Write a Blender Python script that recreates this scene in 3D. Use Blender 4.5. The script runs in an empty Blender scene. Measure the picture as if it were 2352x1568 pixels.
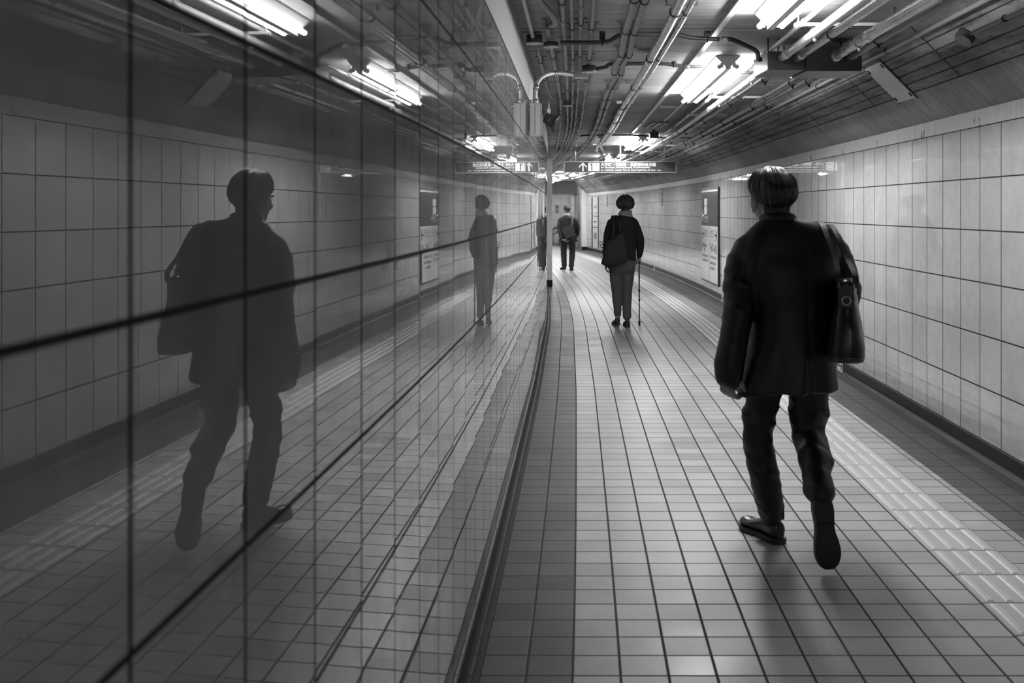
import bpy, bmesh, math, random
from mathutils import Vector, Matrix, noise
rnd = random.Random(7)
SC = bpy.context.scene
COL = SC.collection
V = Vector

# ------------------------------------------------------------------ camera
F, CX, HY, CAMH = 2353.0, 1176.0, 482.0, 1.5
cam_d = bpy.data.cameras.new('camera')
cam = bpy.data.objects.new('camera', cam_d)
COL.objects.link(cam)
cam.location = (0, 0, CAMH)
cam.rotation_euler = (math.pi / 2, 0, 0)
cam_d.sensor_width = 36.0
cam_d.lens = 36.0 * F / 2352.0
cam_d.shift_y = -(784.0 - HY) / 2352.0
cam_d.clip_start = 0.05
cam_d.clip_end = 200
cam_d.dof.use_dof = True
cam_d.dof.focus_distance = 9.0
cam_d.dof.aperture_fstop = 5.0
SC.camera = cam


def P(x, y, d):
    """world point seen at photo pixel x,y at depth d"""
    return V(((x - CX) * d / F, d, CAMH - (y - HY) * d / F))


# ------------------------------------------------------------------ plan curve
class Spline:
    def __init__(s, pts):
        s.x = [p[0] for p in pts]
        s.y = [p[1] for p in pts]
        n = len(pts)
        h = [s.x[i + 1] - s.x[i] for i in range(n - 1)]
        a = [0.0] * n; b = [1.0] * n; c = [0.0] * n; d = [0.0] * n
        for i in range(1, n - 1):
            a[i] = h[i - 1]; b[i] = 2 * (h[i - 1] + h[i]); c[i] = h[i]
            d[i] = 6 * ((s.y[i + 1] - s.y[i]) / h[i] - (s.y[i] - s.y[i - 1]) / h[i - 1])
        for i in range(1, n):
            w = a[i] / b[i - 1]
            b[i] -= w * c[i - 1]; d[i] -= w * d[i - 1]
        m = [0.0] * n
        m[-1] = d[-1] / b[-1]
        for i in range(n - 2, -1, -1):
            m[i] = (d[i] - c[i] * m[i + 1]) / b[i]
        s.m, s.h = m, h

    def __call__(s, t):
        t = min(max(t, s.x[0]), s.x[-1])
        i = 0
        while i < len(s.h) - 1 and t > s.x[i + 1]:
            i += 1
        h = s.h[i]; A = (s.x[i + 1] - t) / h; B = (t - s.x[i]) / h
        return A * s.y[i] + B * s.y[i + 1] + ((A ** 3 - A) * s.m[i] + (B ** 3 - B) * s.m[i + 1]) * h * h / 6


Lw = Spline([(-8, -1.14), (-6, -.962), (-3, -.696), (0, -.430), (1.2, -.3248), (2.2, -.240), (3.1, -.170), (4.94, -.043), (7.19, .100), (8.6, .187), (10.9, .313), (13.2, .440),
             (16.4, .563), (20, .635), (24, .63), (28.8, .52), (35, .13), (39, -.2), (44, -.68), (50, -1.35)])


def Wd(y):
    t = min(max((y - 10) / 12.0, 0), 1)
    return 2.80 + .10 * t * t * (3 - 2 * t)


def Rw(y):
    return Lw(y) + Wd(y)


CEIL = 2.64
POST = 20.0
REND = 38.3

# ------------------------------------------------------------------ materials
MATS = {}


class NT:
    def __init__(s, name):
        m = bpy.data.materials.new(name)
        m.use_nodes = True
        s.m, s.t = m, m.node_tree
        s.b = next(n for n in s.t.nodes if n.type == 'BSDF_PRINCIPLED')

    def n(s, ty, **kw):
        o = s.t.nodes.new(ty)
        for k, v in kw.items():
            setattr(o, k, v)
        return o

    def set(s, sock, v):
        if hasattr(v, 'is_linked') or isinstance(v, bpy.types.NodeSocket):
            s.t.links.new(v, sock)
        else:
            sock.default_value = v

    def math(s, op, a, b=0.0, c=0.0, clamp=False):
        o = s.n('ShaderNodeMath', operation=op, use_clamp=clamp)
        s.set(o.inputs[0], a); s.set(o.inputs[1], b); s.set(o.inputs[2], c)
        return o.outputs[0]

    def mix(s, f, a, b):
        o = s.n('ShaderNodeMix', data_type='FLOAT')
        s.set(o.inputs[0], f); s.set(o.inputs[2], a); s.set(o.inputs[3], b)
        return o.outputs[0]

    def ramp(s, v, a, b, lo=0.0, hi=1.0):
        o = s.n('ShaderNodeMapRange', interpolation_type='SMOOTHSTEP')
        s.set(o.inputs[0], v); s.set(o.inputs[1], a); s.set(o.inputs[2], b); s.set(o.inputs[3], lo); s.set(o.inputs[4], hi)
        return o.outputs[0]

    def noise(s, scale, detail=3, rough=.55, vec=None, stretch=None):
        o = s.n('ShaderNodeTexNoise')
        o.inputs['Scale'].default_value = scale
        o.inputs['Detail'].default_value = detail
        o.inputs['Roughness'].default_value = rough
        if vec is None:
            vec = s.n('ShaderNodeTexCoord').outputs['Object']
        if stretch:
            mp = s.n('ShaderNodeMapping')
            mp.inputs['Scale'].default_value = stretch
            s.t.links.new(vec, mp.inputs[0]); vec = mp.outputs[0]
        s.t.links.new(vec, o.inputs['Vector'])
        return o.outputs['Fac']

    def gray(s, v):
        o = s.n('ShaderNodeCombineColor')
        for i in range(3):
            s.set(o.inputs[i], v)
        return o.outputs[0]

    def base(s, v):
        if isinstance(v, (int, float)):
            s.b.inputs['Base Color'].default_value = (v, v, v, 1)
        else:
            s.t.links.new(s.gray(v), s.b.inputs['Base Color'])

    def rough(s, v): s.set(s.b.inputs['Roughness'], v)

    def spec(s, v): s.b.inputs['Specular IOR Level'].default_value = v

    def bump(s, h, strength=.3, dist=.01):
        o = s.n('ShaderNodeBump')
        o.inputs['Strength'].default_value = strength
        o.inputs['Distance'].default_value = dist
        s.t.links.new(h, o.inputs['Height'])
        s.t.links.new(o.outputs[0], s.b.inputs['Normal'])

    def uv(s):
        u = s.n('ShaderNodeSeparateXYZ')
        s.t.links.new(s.n('ShaderNodeUVMap').outputs[0], u.inputs[0])
        return u.outputs[0], u.outputs[1]

    def cell(s, a, b):
        """random 0..1 per integer cell"""
        c = s.n('ShaderNodeCombineXYZ')
        s.set(c.inputs[0], s.math('FLOOR', a)); s.set(c.inputs[1], s.math('FLOOR', b))
        w = s.n('ShaderNodeTexWhiteNoise', noise_dimensions='2D')
        s.t.links.new(c.outputs[0], w.inputs['Vector'])
        return w.outputs['Value']

    def edge(s, a):
        """distance to the nearest integer"""
        f = s.math('FRACT', a)
        return s.math('MINIMUM', f, s.math('SUBTRACT', 1.0, f))


def plain(name, v, rough=.5, metal=0.0, spec=.5, var=0.0, scale=8.0, stretch=None, bump=0.0, coat=0.0, rvar=0.0):
    if name in MATS:
        return MATS[name]
    t = NT(name)
    if var:
        n = t.noise(scale, 4, .6, stretch=stretch)
        t.base(t.ramp(n, .25, .75, v * (1 - var), v * (1 + var)))
        if rvar:
            t.rough(t.ramp(n, .3, .7, max(rough - rvar, .02), rough + rvar))
        else:
            t.rough(rough)
        if bump:
            t.bump(n, bump, .01)
    else:
        t.base(v); t.rough(rough)
    t.b.inputs['Metallic'].default_value = metal
    t.spec(spec)
    if coat:
        t.b.inputs['Coat Weight'].default_value = coat
    MATS[name] = t.m
    return t.m


def floor_mat(name, v, var, spk, rough):
    t = NT(name)
    a, b = t.uv()
    ja = t.ramp(t.edge(a), .022, .036)
    jb = t.ramp(t.edge(b), .020, .034)
    tile = t.math('MULTIPLY', ja, jb)
    cell = t.cell(a, b)
    fine = t.noise(330, 1, .5)
    big = t.noise(3.0, 4, .6)
    sp = t.ramp(fine, .30, .42)
    c = t.math('MULTIPLY', t.ramp(cell, 0, 1, v * (1 - var), v * (1 + var)), t.mix(sp, spk, 1.0))
    c = t.math('MULTIPLY', c, t.ramp(big, .3, .7, .88, 1.08))
    t.base(t.mix(tile, .012, c))
    r = t.math('ADD', t.ramp(cell, 0, 1, rough - .03, rough + .05), t.ramp(big, .3, .7, -.03, .04))
    t.rough(t.mix(tile, .8, r))
    t.bump(tile, .5, .003)
    return t.m


M_FLOOR = floor_mat('light_floor_tile', .47, .10, .45, .37)
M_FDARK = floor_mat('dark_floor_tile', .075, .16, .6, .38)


def wall_mat(name, v, var, rough, blot, speck=True):
    t = NT(name)
    a, b = t.uv()
    cell = t.cell(a, b)
    big = t.noise(2.2, 5, .6)
    mid = t.noise(14, 4, .6)
    c = t.math('MULTIPLY', t.ramp(cell, 0, 1, v * (1 - var), v * (1 + var)), t.ramp(big, .3, .72, 1 - blot, 1 + blot))
    c = t.math('MULTIPLY', c, t.ramp(mid, .3, .75, .95, 1.05))
    # scuffed grime in the lowest course
    z = t.n('ShaderNodeSeparateXYZ')
    t.t.links.new(t.n('ShaderNodeTexCoord').outputs['Object'], z.inputs[0])
    g = t.math('MULTIPLY', t.ramp(t.noise(5, 4, .6, stretch=(1, .35, 6)), .42, .66), t.ramp(z.outputs[2], .12, .5, .22, 0.0))
    c = t.math('MULTIPLY', c, t.math('SUBTRACT', 1.0, g))
    t.base(c)
    t.rough(t.ramp(big, .35, .7, rough, rough * 1.8))
    t.spec(.5)
    return t.m


M_WLEFT = wall_mat('polished_left_wall_tile', .40, .06, .006, .22)
next(n for n in M_WLEFT.node_tree.nodes if n.type == 'BSDF_PRINCIPLED').inputs['IOR'].default_value = 1.85
M_WRIGHT = wall_mat('glazed_right_wall_tile', .45, .05, .014, .07)
M_GROUT_D = plain('dark_grout', .035, .9, spec=.1)
M_GROUT_R = plain('grey_grout', .035, .9, spec=.1)
M_BLACKBASE = plain('black_stone_base', .009, .42, spec=.3, var=.3, scale=20)
M_KERB = plain('worn_grey_cove', .035, .45, var=.3, scale=9, stretch=(1, .2, 1))
M_TACT = plain('pale_tactile_tile', .55, .35, var=.07, scale=6)
M_TBAR = plain('pale_tactile_bar', .68, .38, var=.06, scale=9)


def ceiling_mat():
    t = NT('painted_ceiling_concrete')
    a, b = t.uv()
    e = t.ramp(t.edge(t.math('MULTIPLY', b, 1 / .92)), .006, .014)
    streak = t.noise(3.0, 6, .65, stretch=(.6, 5, 1))
    big = t.noise(1.6, 4, .6)
    spots = t.ramp(t.noise(9, 5, .7, stretch=(.5, 2, 1)), .66, .74)
    c = t.math('MULTIPLY', t.ramp(streak, .3, .7, .25, .38), t.ramp(big, .3, .7, .82, 1.1))
    c = t.math('MULTIPLY', c, t.math('SUBTRACT', 1.0, t.math('MULTIPLY', spots, .45)))
    t.base(t.mix(e, .06, c))
    t.rough(.7); t.spec(.3)
    t.bump(t.math('ADD', t.math('MULTIPLY', e, .6), t.math('MULTIPLY', streak, .4)), .4, .006)
    return t.m


def haunch_mat(ribbed):
    t = NT('ribbed_haunch_concrete' if ribbed else 'smooth_haunch_concrete')
    a, b = t.uv()
    streak = t.noise(4.0, 6, .7, stretch=(1.5, .25 if ribbed else 6, 1.5 if ribbed else .6))
    big = t.noise(1.3, 4, .6)
    c = t.math('MULTIPLY', t.ramp(streak, .3, .72, .09 if ribbed else .15, .23 if ribbed else .26), t.ramp(big, .3, .7, .8, 1.12))
    if ribbed:
        seam = t.ramp(t.edge(t.math('MULTIPLY', t.math('SUBTRACT', b, 6.05), 1 / 1.733)), .005, .011)
        c = t.math('MULTIPLY', c, t.mix(seam, .12, 1.0))
        dirt = t.ramp(t.noise(3.2, 5, .7, stretch=(5, .8, 5)), .50, .66)
        c = t.math('MULTIPLY', c, t.math('SUBTRACT', 1.0, t.math('MULTIPLY', dirt, .55)))
    t.base(c)
    t.rough(.75); t.spec(.25)
    t.bump(streak, .35, .01)
    return t.m


def fascia_mat():
    t = NT('stained_fascia_plaster')
    a, b = t.uv()
    streak = t.noise(6, 5, .65, stretch=(1, 6, .5))
    near = t.ramp(t.edge(t.math('ADD', t.math('MULTIPLY', b, .93), t.math('MULTIPLY', t.noise(1.2, 1), .5))), .035, .06, 1, 0)
    spot = t.math('MULTIPLY', near, t.ramp(t.noise(38, 3, .6, stretch=(1, 1, .4)), .50, .56))
    spot = t.math('MULTIPLY', spot, t.ramp(a, .045, .075, 1.0, 0.0))
    c = t.ramp(streak, .3, .7, .36, .46)
    t.base(t.math('MULTIPLY', c, t.math('SUBTRACT', 1.0, t.math('MULTIPLY', spot, .85))))
    t.rough(.6)
    return t.m


M_CEIL = ceiling_mat()
M_HRIB, M_HSM, M_FASC = haunch_mat(True), haunch_mat(False), fascia_mat()
M_PLASTER = plain('pale_left_plaster', .28, .6, var=.12, scale=5, stretch=(1, 5, .5))
M_STEEL = plain('galvanised_steel', .55, .28, metal=.85, var=.15, scale=14, stretch=(1, .2, 1), rvar=.06)
M_PAINTP = plain('grey_painted_conduit', .20, .38, var=.14, scale=16, bump=.05)
M_PALEP = plain('pale_painted_conduit', .52, .33, var=.1, scale=12)
M_DARKP = plain('dark_grey_conduit', .085, .36, var=.15, scale=12)
M_BLACK = plain('black_painted_metal', .015, .35, var=.2)
M_DKMET = plain('dark_iron', .03, .5, metal=.5)
M_BOX = plain('dark_grey_box_metal', .055, .32, var=.15, scale=5)
M_WHITE = plain('white_enamel', .72, .3)
M_CABINET = plain('white_cabinet_paint', .72, .35, var=.04)
M_RUBBER = plain('black_rubber', .014, .5)
M_SIGN = plain('dark_sign_face', .042, .22)
M_SIGNW = plain('white_sign_ink', .8, .4)
M_SIGNK = plain('black_sign_ink', .02, .4)
M_SIGNPALE = plain('pale_sign_face', .62, .18)
M_FRAME = plain('black_sign_frame', .012, .3)
M_ALU = plain('brushed_aluminium', .6, .3, metal=.6)
M_POST = plain('white_post_paint', .80, .35, var=.05)


def glow(name, s):
    t = NT(name)
    t.base(.8)
    t.b.inputs['Emission Color'].default_value = (1, 1, 1, 1)
    t.b.inputs['Emission Strength'].default_value = s
    return t.m


M_TUBE = glow('lit_fluorescent_tube', 122.0)
M_TUBE.cycles.emission_sampling = 'FRONT'


# ------------------------------------------------------------------ object helpers
def put(o, parent=None):
    COL.objects.link(o)
    if parent is not None:
        o.parent = parent
    return o


ORIG = {}


def tag(o, label=None, cat=None, group=None, kind=None):
    if label: o['label'] = label
    if cat: o['category'] = cat
    if group: o['group'] = group
    if kind: o['kind'] = kind
    return o


def thing(name, loc, label, cat, group=None):
    o = bpy.data.objects.new(name, None)
    o.empty_display_size = .1
    o.location = loc
    put(o)
    ORIG[o.name] = V(loc)
    return tag(o, label, cat, group)


def rootorg(o):
    while o.parent is not None:
        o = o.parent
    return ORIG.get(o.name, V(o.location))


def emit(name, bm, mats, parent=None, smooth=False, flat_ang=None):
    """bm holds world coordinates"""
    if not isinstance(mats, (list, tuple)):
        mats = [mats]
    if parent is not None:
        org = rootorg(parent)
    else:
        n = len(bm.verts)
        xs = [v.co.x for v in bm.verts]; ys = [v.co.y for v in bm.verts]; zs = [v.co.z for v in bm.verts]
        org = V(((min(xs) + max(xs)) / 2, (min(ys) + max(ys)) / 2, min(zs)))
    bmesh.ops.translate(bm, verts=bm.verts, vec=-org)
    me = bpy.data.meshes.new(name)
    bm.to_mesh(me)
    bm.free()
    for m in mats:
        me.materials.append(m)
    if smooth:
        for p in me.polygons:
            p.use_smooth = True
    o = bpy.data.objects.new(name, me)
    if parent is None:
        o.location = org
    put(o, parent)
    if parent is None:
        ORIG[o.name] = org
    return o


def struct(name, bm, mats, smooth=False, origin0=True):
    if not isinstance(mats, (list, tuple)):
        mats = [mats]
    me = bpy.data.meshes.new(name)
    bm.to_mesh(me); bm.free()
    for m in mats:
        me.materials.append(m)
    if smooth:
        for p in me.polygons:
            p.use_smooth = True
    o = bpy.data.objects.new(name, me)
    put(o)
    ORIG[o.name] = V((0, 0, 0))
    o['kind'] = 'structure'
    return o


def box(bm, lo, hi, rot=None, org=None, mi=0):
    vs = []
    for z in (lo[2], hi[2]):
        for y in (lo[1], hi[1]):
            for x in (lo[0], hi[0]):
                p = V((x, y, z))
                if rot is not None:
                    p = (rot @ (p - org)) + org
                vs.append(bm.verts.new(p))
    for f in ((0, 2, 3, 1), (4, 5, 7, 6), (0, 1, 5, 4), (2, 6, 7, 3), (0, 4, 6, 2), (1, 3, 7, 5)):
        bm.faces.new([vs[i] for i in f]).material_index = mi
    return vs


def obox(bm, c, ax, ay, az, hx, hy, hz, bev=0.0):
    """oriented box; axes unit vectors"""
    b2 = bmesh.new()
    vs = [b2.verts.new(c + ax * (sx * hx) + ay * (sy * hy) + az * (sz * hz)) for sz in (-1, 1) for sy in (-1, 1) for sx in (-1, 1)]
    for f in ((0, 2, 3, 1), (4, 5, 7, 6), (0, 1, 5, 4), (2, 6, 7, 3), (0, 4, 6, 2), (1, 3, 7, 5)):
        b2.faces.new([vs[i] for i in f])
    b2.normal_update()
    bmesh.ops.recalc_face_normals(b2, faces=b2.faces)
    if bev:
        bmesh.ops.bevel(b2, geom=list(b2.edges), offset=bev, segments=2, affect='EDGES')
    merge(bm, b2)


def merge(bm, b2):
    m = bpy.data.meshes.new('tmp')
    b2.to_mesh(m); b2.free()
    bm.from_mesh(m)
    bpy.data.meshes.remove(m)


def frame(d):
    d = d.normalized()
    up = V((0, 0, 1)) if abs(d.z) < .95 else V((0, 1, 0))
    a = d.cross(up).normalized()
    return a, d.cross(a).normalized()


def tube(bm, pts, r, n=10, caps=True, ref=None):
    """pts list of Vector, r number or list; parallel-transport frames"""
    pts = [V(p) for p in pts]
    rs = r if isinstance(r, (list, tuple)) else [r] * len(pts)
    rings = []
    a = None
    for i, p in enumerate(pts):
        if i == 0: d = pts[1] - pts[0]
        elif i == len(pts) - 1: d = pts[-1] - pts[-2]
        else: d = (pts[i + 1] - p).normalized() + (p - pts[i - 1]).normalized()
        d.normalize()
        if a is None:
            a = ref.copy() if ref is not None else frame(d)[0]
        a = (a - d * a.dot(d)).normalized()
        b = d.cross(a)
        rr = rs[i]
        if isinstance(rr, (tuple, list)): ra, rb = rr
        else: ra = rb = rr
        rings.append([bm.verts.new(p + a * (math.cos(2 * math.pi * k / n) * ra) + b * (math.sin(2 * math.pi * k / n) * rb)) for k in range(n)])
    for i in range(len(rings) - 1):
        for k in range(n):
            f = bm.faces.new([rings[i][k], rings[i][(k + 1) % n], rings[i + 1][(k + 1) % n], rings[i + 1][k]])
            f.smooth = True
    if caps:
        bm.faces.new(rings[0][::-1]); bm.faces.new(rings[-1])
    return rings


def smooth_path(pts, n=6):
    """Catmull-Rom through pts (lists of equal-length tuples)"""
    pts = [tuple(p) for p in pts]
    out = []
    for i in range(len(pts) - 1):
        p0 = pts[max(i - 1, 0)]; p1 = pts[i]; p2 = pts[i + 1]; p3 = pts[min(i + 2, len(pts) - 1)]
        for k in range(n):
            t = k / n
            out.append(tuple(.5 * (2 * b + (c - a) * t + (2 * a - 5 * b + 4 * c - d) * t * t + (3 * b - a - 3 * c + d) * t ** 3)
                             for a, b, c, d in zip(p0, p1, p2, p3)))
    out.append(pts[-1])
    return out


def ring(bm, c, d, R, r, n=14, m=6):
    """torus of radius R about axis d"""
    a, b = frame(d)
    d = d.normalized()
    g = []
    for i in range(n):
        t = 2 * math.pi * i / n
        e = a * math.cos(t) + b * math.sin(t)
        g.append([bm.verts.new(c + e * (R + r * math.cos(2 * math.pi * k / m)) + d * (r * math.sin(2 * math.pi * k / m))) for k in range(m)])
    for i in range(n):
        for k in range(m):
            bm.faces.new([g[i][k], g[(i + 1) % n][k], g[(i + 1) % n][(k + 1) % m], g[i][(k + 1) % m]]).smooth = True


def cyl(bm, c0, c1, r, n=14):
    tube(bm, [c0, c1], r, n)


def ball(bm, c, rx, ry=None, rz=None, n=20, m=12, rot=None):
    ry = rx if ry is None else ry
    rz = rx if rz is None else rz
    b2 = bmesh.new()
    bmesh.ops.create_uvsphere(b2, u_segments=n, v_segments=m, radius=1)
    for v in b2.verts:
        p = V((v.co.x * rx, v.co.y * ry, v.co.z * rz))
        if rot is not None: p = rot @ p
        v.co = p + V(c)
    for f in b2.faces: f.smooth = True
    merge(bm, b2)


def sweep(bm, prof, ys, xf, uvl=None, mi=0, flip=False):
    """prof: list of (offset, z); xf(off, y) -> x"""
    rows = [[bm.verts.new((xf(o, y), y, z)) for (o, z) in prof] for y in ys]
    dist = [0.0]
    for i in range(1, len(prof)):
        dist.append(dist[-1] + math.hypot(prof[i][0] - prof[i - 1][0], prof[i][1] - prof[i - 1][1]))
    for j in range(len(ys) - 1):
        for i in range(len(prof) - 1):
            q = [(j, i), (j, i + 1), (j + 1, i + 1), (j + 1, i)]
            if flip: q = q[::-1]
            f = bm.faces.new([rows[a][b] for a, b in q])
            f.material_index = mi
            if uvl is not None:
                for lp, (a, b) in zip(f.loops, q):
                    lp[uvl].uv = (dist[b], ys[a])


def frange(a, b, s):
    n = max(1, int(round((b - a) / s)))
    return [a + (b - a) * i / n for i in range(n + 1)]


XL = lambda o, y: Lw(y) + o
XR = lambda o, y: Rw(y) + o


def text(body, mat, parent, org, ax, ay, h=None, w=None, name='lettering', lift=.0012, bold=0.0, tri=True, center=False):
    c = bpy.data.curves.new('t', 'FONT')
    c.body = body
    c.size = 1.0
    c.resolution_u = 2
    c.offset = bold
    o = bpy.data.objects.new('t', c)
    COL.objects.link(o)
    dg = bpy.context.evaluated_depsgraph_get()
    me = bpy.data.meshes.new_from_object(o.evaluated_get(dg))
    bpy.data.objects.remove(o); bpy.data.curves.remove(c)
    xs = [v.co.x for v in me.vertices]; ys = [v.co.y for v in me.vertices]
    x0, x1, y0, y1 = min(xs), max(xs), min(ys), max(ys)
    sy = h / (y1 - y0) if h else w / (x1 - x0)
    sx = w / (x1 - x0) if w else sy
    nrm = ax.cross(ay).normalized()
    bm = bmesh.new(); bm.from_mesh(me); bpy.data.meshes.remove(me)
    for v in bm.verts:
        px_, py_ = (v.co.x - x0) * sx, (v.co.y - y0) * sy
        if center: px_ -= (x1 - x0) * sx / 2
        v.co = org + ax * px_ + ay * py_ + nrm * lift
    return emit(name, bm, mat, parent)


def plate(bm, org, ax, ay, w, h, lift=0.0, th=.001):
    nrm = ax.cross(ay).normalized()
    c = org + ax * (w / 2) + ay * (h / 2) + nrm * (lift + th / 2)
    obox(bm, c, ax, ay, nrm, w / 2, h / 2, th / 2)


def poly(bm, org, ax, ay, pts, lift=.001, th=.001):
    nrm = ax.cross(ay).normalized()
    lo = [bm.verts.new(org + ax * x + ay * y + nrm * lift) for x, y in pts]
    hi = [bm.verts.new(org + ax * x + ay * y + nrm * (lift + th)) for x, y in pts]
    n = len(pts)
    bm.faces.new(hi); bm.faces.new(lo[::-1])
    for i in range(n):
        bm.faces.new([lo[i], lo[(i + 1) % n], hi[(i + 1) % n], hi[i]])


def arrow(bm, org, ax, ay, s, ang, lift=.001):
    """station style arrow, s tall, pointing up rotated by ang"""
    ca, sa = math.cos(ang), math.sin(ang)
    def R(l): return [((x * ca - y * sa) * s, (x * sa + y * ca) * s) for x, y in l]
    t = .13
    poly(bm, org, ax, ay, R([(-t * .6, -.5), (t * .6, -.5), (t * .6, .32), (-t * .6, .32)]), lift)
    poly(bm, org, ax, ay, R([(0, .5), (-.44, .06), (-.44, -.13), (0, .31)]), lift)
    poly(bm, org, ax, ay, R([(0, .5), (0, .31), (.44, -.13), (.44, .06)]), lift)


# ================================================================== SETTING
# ---- floor: straight rows of tiles, each row stepped sideways along the bend
def build_floor():
    bm = bmesh.new()
    uvl = bm.loops.layers.uv.new('uv')
    r0, r1 = -46, 310
    for r in range(r0, r1):
        y0, y1 = r * .15, (r + 1) * .15
        x = Lw(y0)
        xb = Lw(y1)
        w = Wd(y0)
        cols = [-.10, .05, .20, .35]
        cols += [.35 + .1553 * k for k in range(1, 11)]          # .. 1.903
        cols += [2.203, 2.357, 2.395, 2.55, w + .25]
        left = []
        if y0 > POST + .1:
            left = [-.10 - .15 * k for k in range(46, 0, -1)]
        allc = left + cols
        base = -len(left)
        for i in range(len(allc) - 1):
            a, b = x + allc[i], x + allc[i + 1]
            if a > 6: continue
            f = bm.faces.new([bm.verts.new((a, y0, 0)), bm.verts.new((b, y0, 0)), bm.verts.new((xb + allc[i + 1], y1, 0)), bm.verts.new((xb + allc[i], y1, 0))])
            ci = i + base
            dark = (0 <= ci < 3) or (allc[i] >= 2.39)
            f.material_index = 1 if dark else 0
            wide = allc[i + 1] - allc[i]
            if ci == len(cols) - 2:
                u0, u1 = ci, ci + wide / .155
            elif wide < .1:
                u0, u1 = ci + .05 - .05, ci + .94
            else:
                u0, u1 = ci, ci + 1
            uv = [(u0, r), (u1, r), (u1, r + 1), (u0, r + 1)]
            for lp, q in zip(f.loops, uv):
                lp[uvl].uv = q
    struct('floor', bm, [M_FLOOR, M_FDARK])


build_floor()


# ---- tiled walls: flat facets following the curve
def tile_wall(name, xf, sgn, y0, pitch, n0, n1, zlist, gap, mat, grout, jit, ztop=None):
    bm = bmesh.new()
    uvl = bm.loops.layers.uv.new('uv')
    for k in range(n0, n1):
        ya, yb = y0 + k * pitch, y0 + (k + 1) * pitch
        A, B = V((xf(ya), ya, 0)), V((xf(yb), yb, 0))
        t = (B - A); ln = t.length; t.normalize()
        nr = V((t.y, -t.x, 0)) * sgn
        for j in range(len(zlist) - 1):
            za, zb = zlist[j], zlist[j + 1]
            c = (A + B) / 2 + V((0, 0, (za + zb) / 2))
            hw, hh = ln / 2 - gap / 2, (zb - za) / 2 - gap / 2
            ra, rb = rnd.gauss(0, jit), rnd.gauss(0, jit * .6)
            q = []
            for su, sv in ((-1, -1), (1, -1), (1, 1), (-1, 1)):
                p = c + t * (su * hw) + V((0, 0, sv * hh)) + nr * (su * hw * ra + sv * hh * rb)
                q.append(p)
            if sgn < 0: order = (0, 3, 2, 1)
            else: order = (0, 1, 2, 3)
            # front quad plus thin bevel skirt to the grout
            fr = [bm.verts.new(p) for p in q]
            bk = [bm.verts.new(p - nr * .0022) for p in q]
            f = bm.faces.new([fr[i] for i in order])
            for lp in f.loops:
                lp[uvl].uv = (k + .5, j + .5)
            for i in range(4):
                a, b = order[i], order[(i + 1) % 4]
                g = bm.faces.new([fr[b], fr[a], bk[a], bk[b]])
                g.material_index = 1
    ys = [y0 + k * pitch for k in range(n0, n1 + 1)]
    sweep(bm, [(-.002 * sgn, zlist[0] - .05), (-.002 * sgn, zlist[-1] + .01)], ys, lambda o, y: xf(y) + o, uvl, mi=1, flip=sgn > 0)
    bmesh.ops.recalc_face_normals(bm, faces=[])
    return struct(name, bm, [mat, grout])


KL0, KL1 = -26, 63
ZL = [.060] + [.182 + .304 * i for i in range(8)]
tile_wall('wall_left', Lw, 1, .934, .3015, KL0, KL1, ZL, .0085, M_WLEFT, M_GROUT_D, .0009)
YLEND = .934 + .3015 * KL1
ZR = [.115 + .3155 * i for i in range(7)]
KR0, KR1 = -40, int((REND - 5.59) / .313)
tile_wall('wall_right', Rw, -1, 5.59, .313, KR0, KR1, ZR, .0085, M_WRIGHT, M_GROUT_R, .0008)
YREND = 5.59 + .313 * KR1

YS = frange(-7, YREND, .25)
YSL = frange(-7, YLEND, .25)
# plaster band over the left tiles
bm = bmesh.new(); uvl = bm.loops.layers.uv.new('uv')
sweep(bm, [(-.005, ZL[-1]), (.004, ZL[-1] + .002), (.004, CEIL + .01)], YSL, XL, uvl, flip=True)
struct('trim_1', bm, M_PLASTER)
# left kerb: black coving, a drain slot, worn strip
bm = bmesh.new(); uvl = bm.loops.layers.uv.new('uv')
sweep(bm, [(-.01, .061), (.003, .060), (.005, .030), (.009, .012), (.018, .0006)], YSL, XL, uvl, flip=True, mi=1)
sweep(bm, [(.028, .0006), (.030, .0022), (.044, .0022), (.046, .0006)], YSL, XL, uvl, flip=True, mi=1)
struct('baseboard_left', bm, [M_BLACKBASE, plain('matt_black_drain_strip', .010, .62, spec=.25, var=.3, scale=9)])
# right baseboard: black stone with a rounded cove at the floor
bm = bmesh.new(); uvl = bm.loops.layers.uv.new('uv')
sweep(bm, [(.01, .117), (-.010, .117), (-.013, .113), (-.013, .03)], YS, XR, uvl, flip=False, mi=0)
sweep(bm, [(-.013, .03), (-.020, .018), (-.04, .009), (-.085, .003), (-.085, .0003)], YS, XR, uvl, flip=False, mi=1)
struct('baseboard_right', bm, [M_BLACKBASE, M_KERB])
# fascia over the right tiles
bm = bmesh.new(); uvl = bm.loops.layers.uv.new('uv')
sweep(bm, [(.004, ZR[-1]), (-.006, ZR[-1] + .002), (-.006, 2.11)], YS, XR, uvl, flip=False)
struct('trim_2', bm, M_FASC)


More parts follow.
